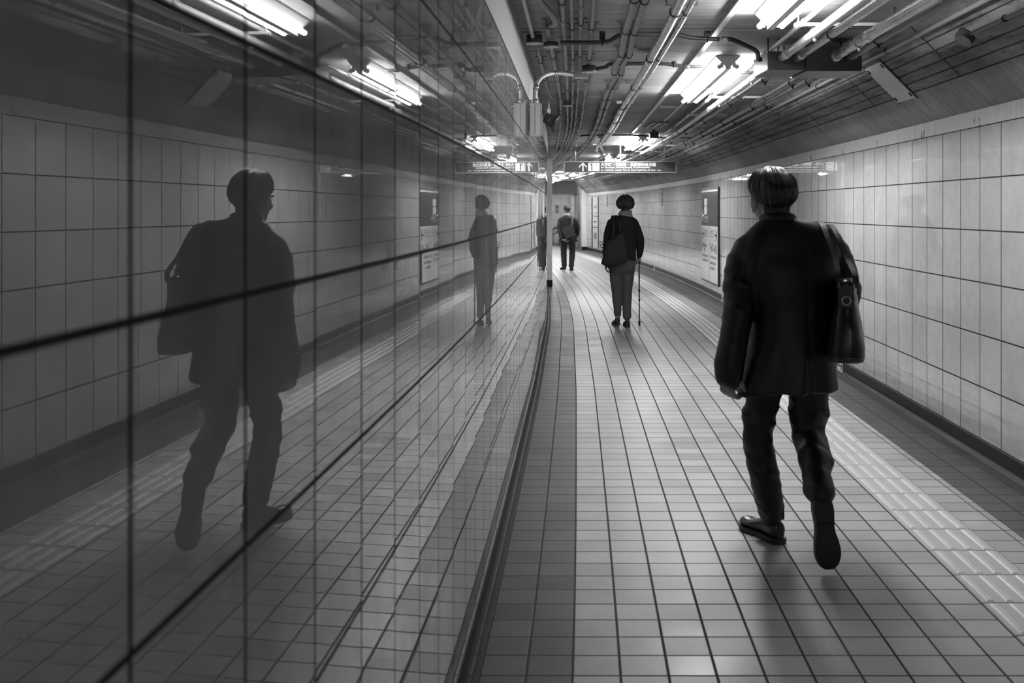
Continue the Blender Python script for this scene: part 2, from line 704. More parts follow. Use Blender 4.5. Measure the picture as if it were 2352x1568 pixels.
# ceiling slab and sloping haunch
def build_ceiling():
    bm = bmesh.new(); uvl = bm.loops.layers.uv.new('uv')
    sweep(bm, [(-.02, CEIL), (2.25, CEIL)], frange(-7, POST + .3, .5), XL, uvl, flip=True)
    sweep(bm, [(-7.2, CEIL), (2.25, CEIL)], frange(POST + .3, 47, .5), XL, uvl, flip=True)
    sweep(bm, [(-.58, CEIL), (-.53, CEIL)], frange(-7, 47, .5), XR, uvl, flip=True)
    sweep(bm, [(0, CEIL + .003), (.70, CEIL + .003)], frange(-7, 47, .5), lambda o, y: Lw(y) + 2.2 + o, uvl, flip=True)
    struct('ceiling', bm, M_CEIL)
    bm = bmesh.new(); uvl = bm.loops.layers.uv.new('uv')
    prof = []
    n = 7
    # stepped profile down the slope with grooves
    A, B = (-.53, 2.64), (-.18, 2.29)
    for i in range(n + 1):
        t = i / n
        o, z = A[0] + (B[0] - A[0]) * t, A[1] + (B[1] - A[1]) * t
        d = .0035
        if 0 < i <= n:
            prof += [(o - d, z + d), (o - d + .008, z + d + .008), (o + d + .008, z - d + .008), (o + d, z - d)]
        else:
            prof.append((o, z))
    sweep(bm, prof, YS, XR, uvl, mi=0, flip=True)
    sweep(bm, [prof[-1], (-.09, 2.196), (0, 2.11)], YS, XR, uvl, mi=1, flip=True)
    struct('ceiling_haunch', bm, [M_HRIB, M_HSM])


build_ceiling()


def quad_wall(bm, x0, y0, x1, y1, z0, z1, uvl):
    f = bm.faces.new([bm.verts.new((x0, y0, z0)), bm.verts.new((x1, y1, z0)), bm.verts.new((x1, y1, z1)), bm.verts.new((x0, y0, z1))])
    ln = math.hypot(x1 - x0, y1 - y0)
    for lp, q in zip(f.loops, ((0, z0), (ln, z0), (ln, z1), (0, z1))):
        lp[uvl].uv = (q[0] / .313, (q[1] - .115) / .3155)


def flat_tile_mat():
    t = NT('far_wall_tile')
    a, b = t.uv()
    j = t.math('MULTIPLY', t.ramp(t.edge(a), .006, .012), t.ramp(t.edge(b), .006, .012))
    t.base(t.mix(j, .05, t.ramp(t.cell(a, b), 0, 1, .54, .62)))
    t.rough(.06)
    return t.m


M_FARTILE = flat_tile_mat()
# end wall, side wall with the door, recess wall beyond the post, rear wall
bm = bmesh.new(); uvl = bm.loops.layers.uv.new('uv')
quad_wall(bm, -7.5, 46, 2.62, 46, 0, CEIL, uvl)
struct('wall_end', bm, M_FARTILE)
bm = bmesh.new(); uvl = bm.loops.layers.uv.new('uv')
quad_wall(bm, 2.60, 46, 2.60, YREND + .2, 0, CEIL, uvl)
struct('wall_side', bm, M_FARTILE)
bm = bmesh.new(); uvl = bm.loops.layers.uv.new('uv')
for ya in frange(POST + .3, 45.5, .5)[:-1]:
    quad_wall(bm, Lw(ya) - 2.6, ya, Lw(ya + .5) - 2.6, ya + .5, 0, CEIL, uvl)
quad_wall(bm, Lw(POST) + .05, POST + .27, Lw(POST) - 2.62, POST + .3, 0, CEIL, uvl)
struct('wall_recess', bm, M_FARTILE)
bm = bmesh.new(); uvl = bm.loops.layers.uv.new('uv')
quad_wall(bm, 2.4, -7, -1.4, -7, 0, CEIL, uvl)
struct('wall_rear', bm, M_FARTILE)
# soffit beam in front of the end wall
bm = bmesh.new()
box(bm, (-7, 42.0, 2.14), (2.599, 42.4, CEIL + .01))
struct('ceiling_beam', bm, plain('beam_plaster', .3, .7, var=.12, scale=4))
# white post at the end of the left wall, white column at the end of the right wall
for nm, (xa, xb, ya, yb) in (('wall_post', (Lw(POST) - .02, .785, POST + .005, POST + .26)), ('wall_column', (2.60, Rw(YREND) + .05, YREND + .003, YREND + .19))):
    bm = bmesh.new()
    b2 = bmesh.new()
    box(b2, (xa, ya, .135), (xb, yb, CEIL))
    bmesh.ops.bevel(b2, geom=[e for e in b2.edges if abs((e.verts[0].co - e.verts[1].co).z) > 1], offset=.008, segments=2, affect='EDGES')
    merge(bm, b2)
    n1 = len(bm.faces)
    box(bm, (xa - .006, ya - .006, 0), (xb + .006, yb + .006, .135), mi=1)
    struct(nm, bm, [M_POST, M_BLACKBASE])
# door in the side wall
d = bpy.data.objects.new('door_1', None); d.location = (2.60, 41, 0); put(d); ORIG['door_1'] = V((2.60, 41, 0)); d['kind'] = 'structure'
M_DOOR = plain('grey_door_paint', .42, .35, var=.05)
bm = bmesh.new(); obox(bm, V((2.585, 41, 1.02)), V((0, 1, 0)), V((0, 0, 1)), V((1, 0, 0)), 1.4, 1.02, .012, .004); emit('door_leaf', bm, M_DOOR, d)
bm = bmesh.new()
for yy in (39.55, 42.45 - .5): pass
obox(bm, V((2.575, 39.52, 1.06)), V((0, 1, 0)), V((0, 0, 1)), V((1, 0, 0)), .05, 1.06, .022)
obox(bm, V((2.575, 42.0 + .0, 2.12)), V((0, 1, 0)), V((0, 0, 1)), V((1, 0, 0)), 2.45, .03, .02)
emit('door_frame', bm, plain('dark_door_frame', .12, .4), d)
bm = bmesh.new(); obox(bm, V((2.566, 40.4, 1.45)), V((0, 1, 0)), V((0, 0, 1)), V((1, 0, 0)), .35, .42, .004, .002); emit('door_window', bm, plain('dim_door_glass', .12, .1), d)
bm = bmesh.new(); tube(bm, [V((2.56, 39.75, .98)), V((2.535, 39.75, .98)), V((2.535, 39.75, 1.12)), V((2.56, 39.75, 1.12))], .012, 8); emit('door_handle', bm, M_STEEL, d)


# ================================================================== TACTILE STRIP
def build_tactile():
    bm = bmesh.new(); bb = bmesh.new()
    for k in range(-21, 138):
        ya, yb = k * .30 + .004, (k + 1) * .30 - .002
        O = 1.905
        def X(o, y): return Lw(y) + O + o
        vs = []
        for (e, z) in ((0, .0005), (.002, .005)):
            vs.append([bm.verts.new(p) for p in ((X(e, ya), ya + e, z), (X(.296 - e, ya), ya + e, z), (X(.296 - e, yb), yb - e, z), (X(e, yb), yb - e, z))])
        bm.faces.new(vs[1])
        for i in range(4):
            bm.faces.new([vs[0][i], vs[0][(i + 1) % 4], vs[1][(i + 1) % 4], vs[1][i]])
        if k > 110: continue
        for i in range(4):
            c = .037 + i * .074
            lo, hi = .0165, .0095
            y0, y1 = ya + .008, yb - .008
            q = []
            for (hw, z, e) in ((lo, .0048, 0), (hi, .0096, .006)):
                q.append([bb.verts.new(p) for p in ((X(c - hw, y0), y0 + e, z), (X(c + hw, y0), y0 + e, z), (X(c + hw, y1), y1 - e, z), (X(c - hw, y1), y1 - e, z))])
            bb.faces.new(q[1])
            for j in range(4):
                bb.faces.new([q[0][j], q[0][(j + 1) % 4], q[1][(j + 1) % 4], q[1][j]])
    t = thing('tactile_paving', (Lw(8) + 2.07, 8, 0), 'pale ribbed tactile paving strip curving along the tiled floor beside the right wall', 'tactile paving')
    emit('strip_tile', bm, M_TACT, t)
    emit('raised_bar', bb, M_TBAR, t)


build_tactile()


# ================================================================== CEILING SERVICES
def run(offs, side='L', step=.5):
    """list of (offset, z, y) -> dense smooth world path following the bend"""
    xf = XL if side == 'L' else XR
    out = []
    for i in range(len(offs) - 1):
        (o0, z0, y0), (o1, z1, y1) = offs[i], offs[i + 1]
        n = max(1, int(abs(y1 - y0) / step))
        for k in range(n):
            t = k / n
            out.append(V((xf(o0 + (o1 - o0) * t, y0 + (y1 - y0) * t), y0 + (y1 - y0) * t, z0 + (z1 - z0) * t)))
    o, z, y = offs[-1]
    out.append(V((xf(o, y), y, z)))
    return out


def at_y(path, y):
    for a, b in zip(path[:-1], path[1:]):
        if a.y <= y <= b.y and b.y > a.y:
            t = (y - a.y) / (b.y - a.y)
            return a.lerp(b, t), (b - a).normalized()
    return None


def pipe(offs, r, mat, label, clips=(), joints=(), side='L', name='conduit_pipe', cat='pipe', group='conduit pipes along the ceiling', clipmat=None, n=10, smooth=False, bolt=False):
    path = run(offs, side)
    if smooth:
        path = [V(p) for p in smooth_path([tuple(p) for p in path], 4)]
    root = thing(name, path[0], label, cat, group)
    bm = bmesh.new(); tube(bm, path, r, n); emit('pipe_run', bm, mat, root)
    for y in clips:
        q = at_y(path, y)
        if not q: continue
        p, d = q
        bm = bmesh.new()
        a = V((d.y, -d.x, 0)).normalized()
        top = CEIL - p.z
        if top < .062:
            # saddle strap: foot, loop under the pipe, foot
            line = [(-(r + .030), top - .002), (-(r + .006), top - .003)]
            line += [((r + .003) * math.cos(t), (r + .003) * math.sin(t)) for t in [math.pi + math.pi * k / 10 for k in range(11)]]
            line += [(r + .006, top - .003), (r + .030, top - .002)]
            rows = []
            for k, (u, w_) in enumerate(line):
                u0, w0 = line[max(k - 1, 0)]; u1, w1 = line[min(k + 1, len(line) - 1)]
                tl = math.hypot(u1 - u0, w1 - w0)
                nu, nw = (w1 - w0) / tl * .0016, -(u1 - u0) / tl * .0016
                rows.append([bm.verts.new(p + a * (u + s1 * nu) + V((0, 0, w_ + s1 * nw)) + d * (s2 * .0075)) for s1, s2 in ((-1, -1), (1, -1), (1, 1), (-1, 1))])
            for k in range(len(rows) - 1):
                for q_ in range(4):
                    bm.faces.new([rows[k][q_], rows[k][(q_ + 1) % 4], rows[k + 1][(q_ + 1) % 4], rows[k + 1][q_]])
            bm.faces.new(rows[0][::-1]); bm.faces.new(rows[-1])
            bmesh.ops.recalc_face_normals(bm, faces=bm.faces)
        else:
            ring(bm, p, d, r + .0035, .0035, 12, 5)
        if bolt:
            bb_ = bmesh.new(); ball(bb_, p - V((0, 0, r + .014)), .011, n=8, m=6)
            emit('clip_nut', bb_, clipmat or M_DKMET, root)
        emit('pipe_clip', bm, clipmat or M_DKMET, root)
    for y in joints:
        q = at_y(path, y)
        if not q: continue
        p, d = q
        bm = bmesh.new(); tube(bm, [p - d * .05, p - d * .045, p + d * .045, p + d * .05], [r + .001, r + .004, r + .004, r + .001], n)
        emit('coupling', bm, mat, root)
    return root, path


CL = lambda s, e=19.5, k=1.05: [s + k * i for i in range(int((e - s) / k) + 1)]
G1 = 'conduits by the left wall'
y0, y1 = -6.5, 30.0
pipe([(.075, 2.60, y0), (.075, 2.60, 6.50)], .013, M_PALEP, 'thin pale conduit nearest the left wall, running overhead into a round box', CL(-1.3, 6, 1.5), group=G1)
pipe([(.085, 2.60, 6.66), (.09, 2.60, 9.2), (.12, 2.58, 9.75)], .012, M_PAINTP, 'short thin conduit by the left wall between the round box and the loudspeaker', [7.6, 8.6], group=G1)
pipe([(.16, 2.605, y0), (.16, 2.605, 5.30), (.165, 2.600, 5.42), (.222, 2.580, 5.72), (.230, 2.575, 5.90), (.190, 2.598, 6.12), (.178, 2.605, 6.3), (.205, 2.605, 10.5), (.175, 2.605, 14), (.18, 2.605, 19)], .017, M_PAINTP,
     'second conduit from the left wall, with an S-shaped kink over the near floor', CL(.9, 18.5, 1.3), group=G1, smooth=True)
pipe([(.275, 2.605, y0), (.275, 2.605, 11), (.25, 2.605, y1)], .015, M_PAINTP, 'third conduit from the left wall, straight beside the kinked one', CL(1.55, 19, 1.3), CL(2.4, 19, 3.6), group=G1)
pipe([(.328, 2.607, y0), (.325, 2.607, 11), (.30, 2.607, y1)], .011, M_PAINTP, 'thinnest straight conduit, fourth from the left wall', CL(1.25, 19, 1.25), CL(3.1, 19, 3.6), group=G1)
pipe([(.385, 2.607, y0), (.375, 2.607, 11), (.36, 2.607, y1)], .012, M_PAINTP, 'fifth conduit from the left wall, carrying a square box near the cabinet', CL(1.1, 19, 1.25), CL(2.0, 19, 3.6), group=G1)
pipe([(.45, 2.604, y0), (.445, 2.604, 11), (.42, 2.604, y1)], .0145, M_PAINTP, 'sixth conduit from the left wall, outermost of the narrow row', CL(1.22, 19, 1.25), CL(1.6, 19, 3.6), group=G1)
# twin grey pipes
G2 = 'twin grey pipes'
tw = [(0, y0), (0, 3.0), (-.005, 6.3), (.012, 7.15), (-.012, 7.6), (.008, 8.5), (-.02, 9.3), (-.012, 12), (-.02, 18), (-.02, 30)]
pipe([(.655 + a, 2.580, b) for a, b in tw], .0225, M_PAINTP, 'wider left pipe of the wavy strapped pair on the ceiling', CL(.6, 19, .93), [8.9], group=G2)
pipe([(.708 + a, 2.582, b) for a, b in tw], .021, M_PAINTP, 'right pipe of the wavy strapped pair on the ceiling', CL(.65, 19, .93), [9.05], group=G2)
# bright pair
G3 = 'bright pipe pair left of the lamps'
pipe([(.90, 2.575, y0), (.89, 2.575, 6), (.845, 2.575, 11), (.85, 2.575, 17.6), (.90, 2.56, 18.3), (1.08, 2.52, 19.3), (1.10, 2.52, 24), (1.05, 2.52, 32)], .0275, M_STEEL, 'thick shiny pipe left of the lamps, hung on brackets', CL(.4, 19, 1.72), CL(3.4, 19, 4), group=G3, n=14)
pipe([(.965, 2.58, y0), (.955, 2.58, 6), (.905, 2.58, 11), (.91, 2.58, 17.5), (1.0, 2.565, 18.2), (1.16, 2.54, 19.2), (1.17, 2.54, 24), (1.12, 2.54, 32)], .0165, M_STEEL, 'slim shiny pipe beside the thick one left of the lamps', CL(.45, 19, 1.72), group=G3)
# right-hand group
G4 = 'pipes on hanger rails right of the lamps'
HZ = [-3.0, -1.25, .5, 2.25, 4.0, 5.75, 7.75, 9.45, 11.25, 13.0, 14.75, 16.5, 18.2, 20, 21.8, 23.6, 25.4, 27.2]
BX0, BX1 = 6.75, 7.14
HC = [h + .062 for h in HZ]
pipe([(1.645, 2.568, y0), (1.645, 2.568, 33)], .0150, M_PALEP, 'slim pale pipe closest to the lamps on their right side', HC, CL(1, 19, 3), group=G4, clipmat=M_STEEL)
pipe([(1.705, 2.503, y0), (1.705, 2.503, BX0 - .004)], .026, M_PALEP, 'thick pale pipe next to the lamps entering the near side of the dark box', HC[:6], [1.2, 4.7, 6.6], group=G4, clipmat=M_STEEL, n=14, bolt=True)
pipe([(1.69, 2.500, BX1 + .004), (1.685, 2.500, 19), (1.66, 2.500, 33)], .025, M_PALEP, 'thick pale pipe next to the lamps leaving the far side of the dark box', HC[6:], [7.3, 10.2, 13.6, 16.2], group=G4, clipmat=M_STEEL, n=14, bolt=True)
pipe([(1.80, 2.495, y0), (1.80, 2.495, BX0 - .004)], .024, M_STEEL, 'grey metal pipe beside the thick pale one entering the dark box', HC[:6], [2, 6.6], group=G4, clipmat=M_DKMET, n=14, bolt=True)
pipe([(1.79, 2.498, BX1 + .004), (1.785, 2.498, 19), (1.76, 2.498, 33)], .024, M_DARKP, 'dark pipe beside the thick pale one beyond the dark box', HC[6:], [9, 12.2], group=G4, n=12, bolt=True)
pipe([(1.965, 2.455, y0), (1.955, 2.455, 5.6), (1.965, 2.458, 5.95), (2.03, 2.495, 6.45), (2.045, 2.50, BX0 - .004)], .030, M_STEEL, 'widest steel pipe bending into the right half of the dark box', HC[:6], [5.62, 6.67], group=G4, clipmat=M_STEEL, n=16, smooth=True, bolt=True)
pipe([(2.0, 2.475, BX1 + .004), (2.0, 2.475, 19), (1.97, 2.475, 33)], .027, M_DARKP, 'dark wide pipe leaving the far right half of the dark box', HC[6:], [8.9, 12.6], group=G4, n=14, bolt=True)
pipe([(2.075, 2.465, y0), (2.06, 2.465, 5.6), (2.075, 2.47, 5.95), (2.14, 2.50, 6.45), (2.15, 2.505, BX0 - .004)], .025, M_DARKP, 'dark pipe right of the widest steel pipe, bending into the dark box', HC[:6], [6.67], group=G4, n=14, smooth=True, bolt=True)
pipe([(2.125, 2.48, BX1 + .004), (2.125, 2.48, 19), (2.10, 2.48, 33)], .022, M_DARKP, 'outer dark pipe beyond the dark box, near the sloping haunch', HC[6:], [10], group=G4, n=12, bolt=True)
pipe([(-.445, 2.525, y0), (-.445, 2.525, 36)], .014, M_PAINTP, 'thin pipe lying along the top of the sloping haunch', CL(.9, 30, 1.9), CL(2, 18, 4), side='R', group=G4)
# slim pipe ending in a round box over the haunch, near right
pr, pp = pipe([(-.355, 2.435, y0), (-.355, 2.435, 5.42)], .012, M_DARKP, 'short dark conduit feeding a round box on the near sloping haunch', CL(.2, 5, 1.2), side='R', group=G4)


def jbox(c, d, r, h, mat, label, square=False, cap=True, name='junction_box'):
    root = thing(name, c, label, 'junction box', 'junction boxes on the ceiling')
    bm = bmesh.new()
    dn = d.normalized()
    if square:
        a, b = frame(dn)
        if abs(dn.z) > .9:
            a, b = V((1, 0, 0)), V((0, 1, 0))
        obox(bm, c, a, b, dn, r, r * .85, h / 2, .005)
    else:
        tube(bm, [c - dn * (h / 2), c - dn * (h / 2 - .004), c + dn * (h / 2)], [r * .97, r, r], 18)
    emit('box_body', bm, mat, root)
    if cap:
        bm = bmesh.new()
        lid = c - dn * (h / 2 + .004)
        if square: obox(bm, lid, a, b, dn, r * 1.04, r * .9, .0035, .001)
        else: cyl(bm, lid - dn * .003, lid + dn * .003, r * 1.05, 18)
        emit('box_lid', bm, M_PALEP, root)
        bm = bmesh.new()
        for k in (0, 1):
            t = .8 + k * math.pi
            cyl(bm, lid - dn * .006 + V((math.cos(t) * r * .7, math.sin(t) * r * .7, 0)), lid - dn * .002 + V((math.cos(t) * r * .7, math.sin(t) * r * .7, 0)), .004, 6)
        emit('lid_screw', bm, M_DKMET, root)
    return root


up = V((0, 0, 1))
jbox(V((XL(.082, 6.58), 6.58, 2.598)), up, .052, .05, M_DARKP, 'round junction box nearest the left wall, on the thin pale conduit')
jbox(V((XL(.19, 6.60), 6.60, 2.566)), up, .048, .026, M_DARKP, 'round junction box beside the one nearest the left wall')
jbox(V((XL(.445, 7.72), 7.72, 2.564)), up, .052, .045, M_DARKP, 'round junction box under the outermost narrow conduit')
jbox(V((XL(.385, 7.95), 7.95, 2.556)), up, .045, .055, M_PALEP, 'square junction box at the end of the curved cabinet conduit', square=True)
jbox(V((XL(.275, 10.3), 10.3, 2.567)), up, .042, .038, M_DARKP, 'square junction box on the third conduit, above the loudspeaker', square=True)
jbox(V((XR(-.352, 5.52), 5.52, 2.432)), V((.6, .1, .8)), .05, .05, M_BOX, 'dark round junction box on the sloping haunch at the near right', cap=False)


# cross conduits
def cross(pts, r, mat, label, clipx=(), name='cross_conduit', cuffs=()):
    path = [V(p) for p in smooth_path(pts, 6)]
    root = thing(name, path[0], label, 'pipe', 'conduits crossing the ceiling')
    bm = bmesh.new(); tube(bm, path, r, 10); emit('pipe_run', bm, mat, root)
    for t in cuffs:
        i = int(t * (len(path) - 2))
        p, d = path[i], (path[i + 1] - path[i]).normalized()
        bm = bmesh.new(); tube(bm, [p - d * .02, p + d * .02], r + .004, 10); emit('coupling', bm, M_STEEL, root)
    for i, x in enumerate(clipx):
        q = min(path, key=lambda p: abs(p.x - x))
        bm = bmesh.new()
        obox(bm, q + V((0, 0, (CEIL - .001 - q.z) / 2 + r / 2 + .001)), V((1, 0, 0)), V((0, 1, 0)), up, .018, .012, (CEIL - .001 - q.z - r) / 2 - .001, .002)
        ring(bm, q, V((1, 0, 0)), r + .004, .004, 12, 5)
        emit('clamp', bm, M_DKMET, root)
    return root


l65 = Lw(6.55)
cross([(l65 + .250, 6.55, 2.569), (l65 + .35, 6.55, 2.569), (l65 + .47, 6.55, 2.569), (l65 + .56, 6.55, 2.578), (l65 + .64, 6.55, 2.619), (l65 + .80, 6.55, 2.620), (l65 + .99, 6.55, 2.619), (l65 + 1.10, 6.55, 2.598), (l65 + 1.265, 6.55, 2.590)],
      .0150, M_DARKP, 'dark conduit crossing the ceiling from the round boxes to the lamp raceway', [l65 + .52, l65 + 1.2])
cross([(l65 + 1.285, 6.55, 2.590), (l65 + 1.34, 6.55, 2.590), (l65 + 1.44, 6.6, 2.562), (l65 + 1.53, 6.66, 2.530), (l65 + 1.575, 6.80, 2.500), (l65 + 1.598, 6.80, 2.500)], .0145, M_RUBBER,
      'black flexible cable hanging from the crossing conduit to the dark box', name='flexible_cable', cuffs=(.10,))
l78 = Lw(7.85)
cross([(l78 + .500, 7.74, 2.566), (l78 + .57, 7.80, 2.588), (l78 + .625, 7.85, 2.621), (l78 + .80, 7.86, 2.6215), (l78 + 1.0, 7.86, 2.6215), (l78 + 1.10, 7.86, 2.612), (l78 + 1.20, 7.86, 2.600), (l78 + 1.33, 7.86, 2.600)],
      .0155, M_DARKP, 'thin grey conduit crossing under the ceiling to the lamp beyond the dark box', [l78 + 1.10], cuffs=(.9,))
YC = 7.50
l83 = Lw(YC)
cross([(l83 + .050, YC, 2.292), (l83 + .050, YC, 2.37), (l83 + .072, YC + .02, 2.445), (l83 + .13, YC + .10, 2.50), (l83 + .22, YC + .25, 2.535), (l83 + .352, YC + .42, 2.545)],
      .0165, M_PALEP, 'curved conduit rising from the white wall cabinet to the ceiling', cuffs=(.02, .28, .8))
l16 = Lw(15.3)
cross([(l16 + .49, 15.3, 2.600), (l16 + .56, 15.3, 2.612), (l16 + .8, 15.3, 2.619), (l16 + 1.0, 15.3, 2.619), (l16 + 1.3, 15.3, 2.615), (l16 + 1.52, 15.3, 2.60)], .012, M_BLACK,
      'black conduit crossing the ceiling in front of the lamps over the sign')

# dark pull boxes
bxr = thing('pull_box', (XL(1.72, 6.95), 6.95, 2.42), 'dark metal pull box left of the wider one, pale pipes running into it', 'pull box', 'dark pull boxes on the ceiling')
lb = Lw(6.95)
bm = bmesh.new(); obox(bm, V((lb + 1.722, (BX0 + BX1) / 2, 2.484)), V((1, 0, 0)), V((0, 1, 0)), up, .122, (BX1 - BX0) / 2, .062, .004); emit('box_body', bm, M_BOX, bxr)
bm = bmesh.new()
for (ox, yy) in ((1.615, 6.80), (1.682, 6.80), (1.80, 7.1)):
    cyl(bm, V((lb + ox, yy, 2.546)), V((lb + ox, yy, CEIL)), .005, 8)
emit('hanger_rod', bm, M_DKMET, bxr)
bxr = thing('pull_box', (XL(2.05, 6.95), 6.95, 2.42), 'wider dark metal pull box beside the haunch, taking the widest steel pipe', 'pull box', 'dark pull boxes on the ceiling')
bm = bmesh.new(); obox(bm, V((lb + 2.035, (BX0 + BX1) / 2, 2.503)), V((1, 0, 0)), V((0, 1, 0)), up, .187, (BX1 - BX0) / 2, .082, .004); emit('box_body', bm, M_BOX, bxr)
bm = bmesh.new(); obox(bm, V((lb + 2.035, (BX0 + BX1) / 2, 2.418)), V((1, 0, 0)), V((0, 1, 0)), up, .181, (BX1 - BX0) / 2 - .006, .003, .001); emit('box_lid', bm, M_BOX, bxr)
bm = bmesh.new()
for ox in (1.90, 2.15):
    cyl(bm, V((lb + ox, 6.95, 2.586)), V((lb + ox, 6.95, CEIL)), .005, 8)
emit('hanger_rod', bm, M_DKMET, bxr)

# hanger rails
names_h = ['nearest the camera', 'just before the dark boxes', 'just beyond the dark boxes']
for i, y in enumerate(HZ):
    x = Lw(y)
    if y < 0: lab = 'steel hanger rail under the ceiling behind the picture edge, carrying the right-hand pipes'
    elif 5 < y < 6.5: lab = 'pale hanger rail carrying the right-hand pipes just in front of the dark boxes'
    elif 7 < y < 8.5: lab = 'hanger rail carrying the right-hand pipes just beyond the dark boxes'
    elif y < 5: lab = 'hanger rail over the walking man carrying the right-hand pipes, %s' % {0: 'a', .5: 'above the camera', 2.25: 'second ahead', 4.0: 'third ahead'}.get(y, 'near')
    else: lab = '%s hanger rail beyond the dark boxes under the right-hand pipes' % ['second', 'third', 'fourth', 'fifth', 'sixth', 'seventh', 'eighth', 'ninth', 'tenth', 'eleventh', 'twelfth'][i - 7]
    root = thing('hanger_rail', (x + 1.87, y, 2.53), lab, 'hanger rail', 'hanger rails carrying the right-hand pipes')
    bm = bmesh.new()
    z = 2.5425
    # C-channel: web and two flanges
    obox(bm, V((x + 1.87, y + .004, z + .0035)), V((1, 0, 0)), V((0, 1, 0)), up, .29, .020, .0025)
    obox(bm, V((x + 1.87, y - .015, z - .004)), V((1, 0, 0)), V((0, 1, 0)), up, .29, .0022, .008)
    obox(bm, V((x + 1.87, y + .023, z - .004)), V((1, 0, 0)), V((0, 1, 0)), up, .29, .0022, .008)
    emit('rail', bm, M_PALEP if i % 2 else M_STEEL, root)
    for ox in (1.60, 1.90, 2.14):
        bm = bmesh.new(); cyl(bm, V((x + ox, y + .004, z - .02)), V((x + ox, y + .004, CEIL)), .0045, 8)
        cyl(bm, V((x + ox, y + .004, z + .007)), V((x + ox, y + .004, z + .017)), .010, 6)
        emit('threaded_rod', bm, M_STEEL, root)

# short brackets for the bright pair
for i, y in enumerate(CL(.4, 17.6, 1.72)):
    x = Lw(y) + (.925 if y < 6 else .875)
    root = thing('pipe_bracket', (x, y, 2.62), '%s dark ceiling bracket along the shiny pipe pair left of the lamps' % ['nearest', 'second', 'third', 'fourth', 'fifth', 'sixth', 'seventh', 'eighth', 'ninth', 'tenth', 'eleventh'][i], 'bracket', 'brackets of the shiny pipe pair')
    bm = bmesh.new()
    obox(bm, V((x, y, 2.625)), V((1, 0, 0)), V((0, 1, 0)), up, .085, .018, .014, .002)
    emit('bracket_channel', bm, M_DARKP if i % 2 else M_PALEP, root)

# lamp raceway (flat channel) and its second branch
root = thing('lamp_raceway', (XL(1.24, 8), 8, CEIL - .02), 'long flat cable raceway on the ceiling just left of the lamps', 'raceway', 'raceways by the lamps')
bm = bmesh.new(); sweep(bm, [(1.222, CEIL - .001), (1.222, CEIL - .019), (1.258, CEIL - .019), (1.258, CEIL - .001)], frange(-6.5, 15.2, .4), XL, flip=True); emit('raceway_channel', bm, M_PALEP, root)
for y in (4.2, 8.9, 10.9, 13.2):
    bm = bmesh.new(); obox(bm, V((XL(1.24, y), y, CEIL - .013)), V((1, 0, 0)), V((0, 1, 0)), up, .024, .02, .012, .002); emit('raceway_joint', bm, M_PALEP, root)
root = thing('lamp_raceway', (XL(1.5, 11), 11, CEIL - .02), 'short cable raceway ahead of the second lamp group ending at a mounting frame', 'raceway', 'raceways by the lamps')
bm = bmesh.new(); sweep(bm, [(1.487, CEIL - .001), (1.487, CEIL - .017), (1.513, CEIL - .017), (1.513, CEIL - .001)], frange(10.1, 12.9, .4), XL, flip=True); emit('raceway_channel', bm, M_PALEP, root)
bm = bmesh.new(); obox(bm, V((XL(1.385, 11.2), 11.2, CEIL - .010)), V((1, 0, 0)), V((0, 1, 0)), up, .10, .03, .008, .002); emit('raceway_tee', bm, M_PALEP, root)
# empty lamp mounting frame
root = thing('mounting_frame', (XL(1.5, 13.5), 13.5, CEIL - .05), 'empty pale lamp mounting frame on the ceiling before the sign', 'mounting frame')
x = XL(1.45, 13.4)
bm = bmesh.new()
obox(bm, V((x, 13.4, CEIL - .006)), V((1, 0, 0)), V((0, 1, 0)), up, .11, .40, .004)
emit('mounting_plate', bm, M_PALEP, root)
bm = bmesh.new()
for s in (-1, 0, 1):
    obox(bm, V((x + s * .085, 13.45, CEIL - .022)), V((1, 0, 0)), V((0, 1, 0)), up, .022 if s else .035, .42, .011, .003)
emit('frame_bar', bm, M_PAINTP, root)
root = thing('emergency_lamp', (XL(1.5, 14.6), 14.6, CEIL - .12), 'small dark box lamp hanging under the ceiling just beyond the empty frame', 'emergency lamp')
x = XL(1.52, 14.6)
bm = bmesh.new(); obox(bm, V((x, 14.6, CEIL - .07)), V((1, 0, 0)), V((0, 1, 0)), up, .055, .06, .045, .008); emit('lamp_body', bm, M_BOX, root)
bm = bmesh.new(); cyl(bm, V((x, 14.6, CEIL - .026)), V((x, 14.6, CEIL)), .02, 10); emit('lamp_stem', bm, M_BOX, root)


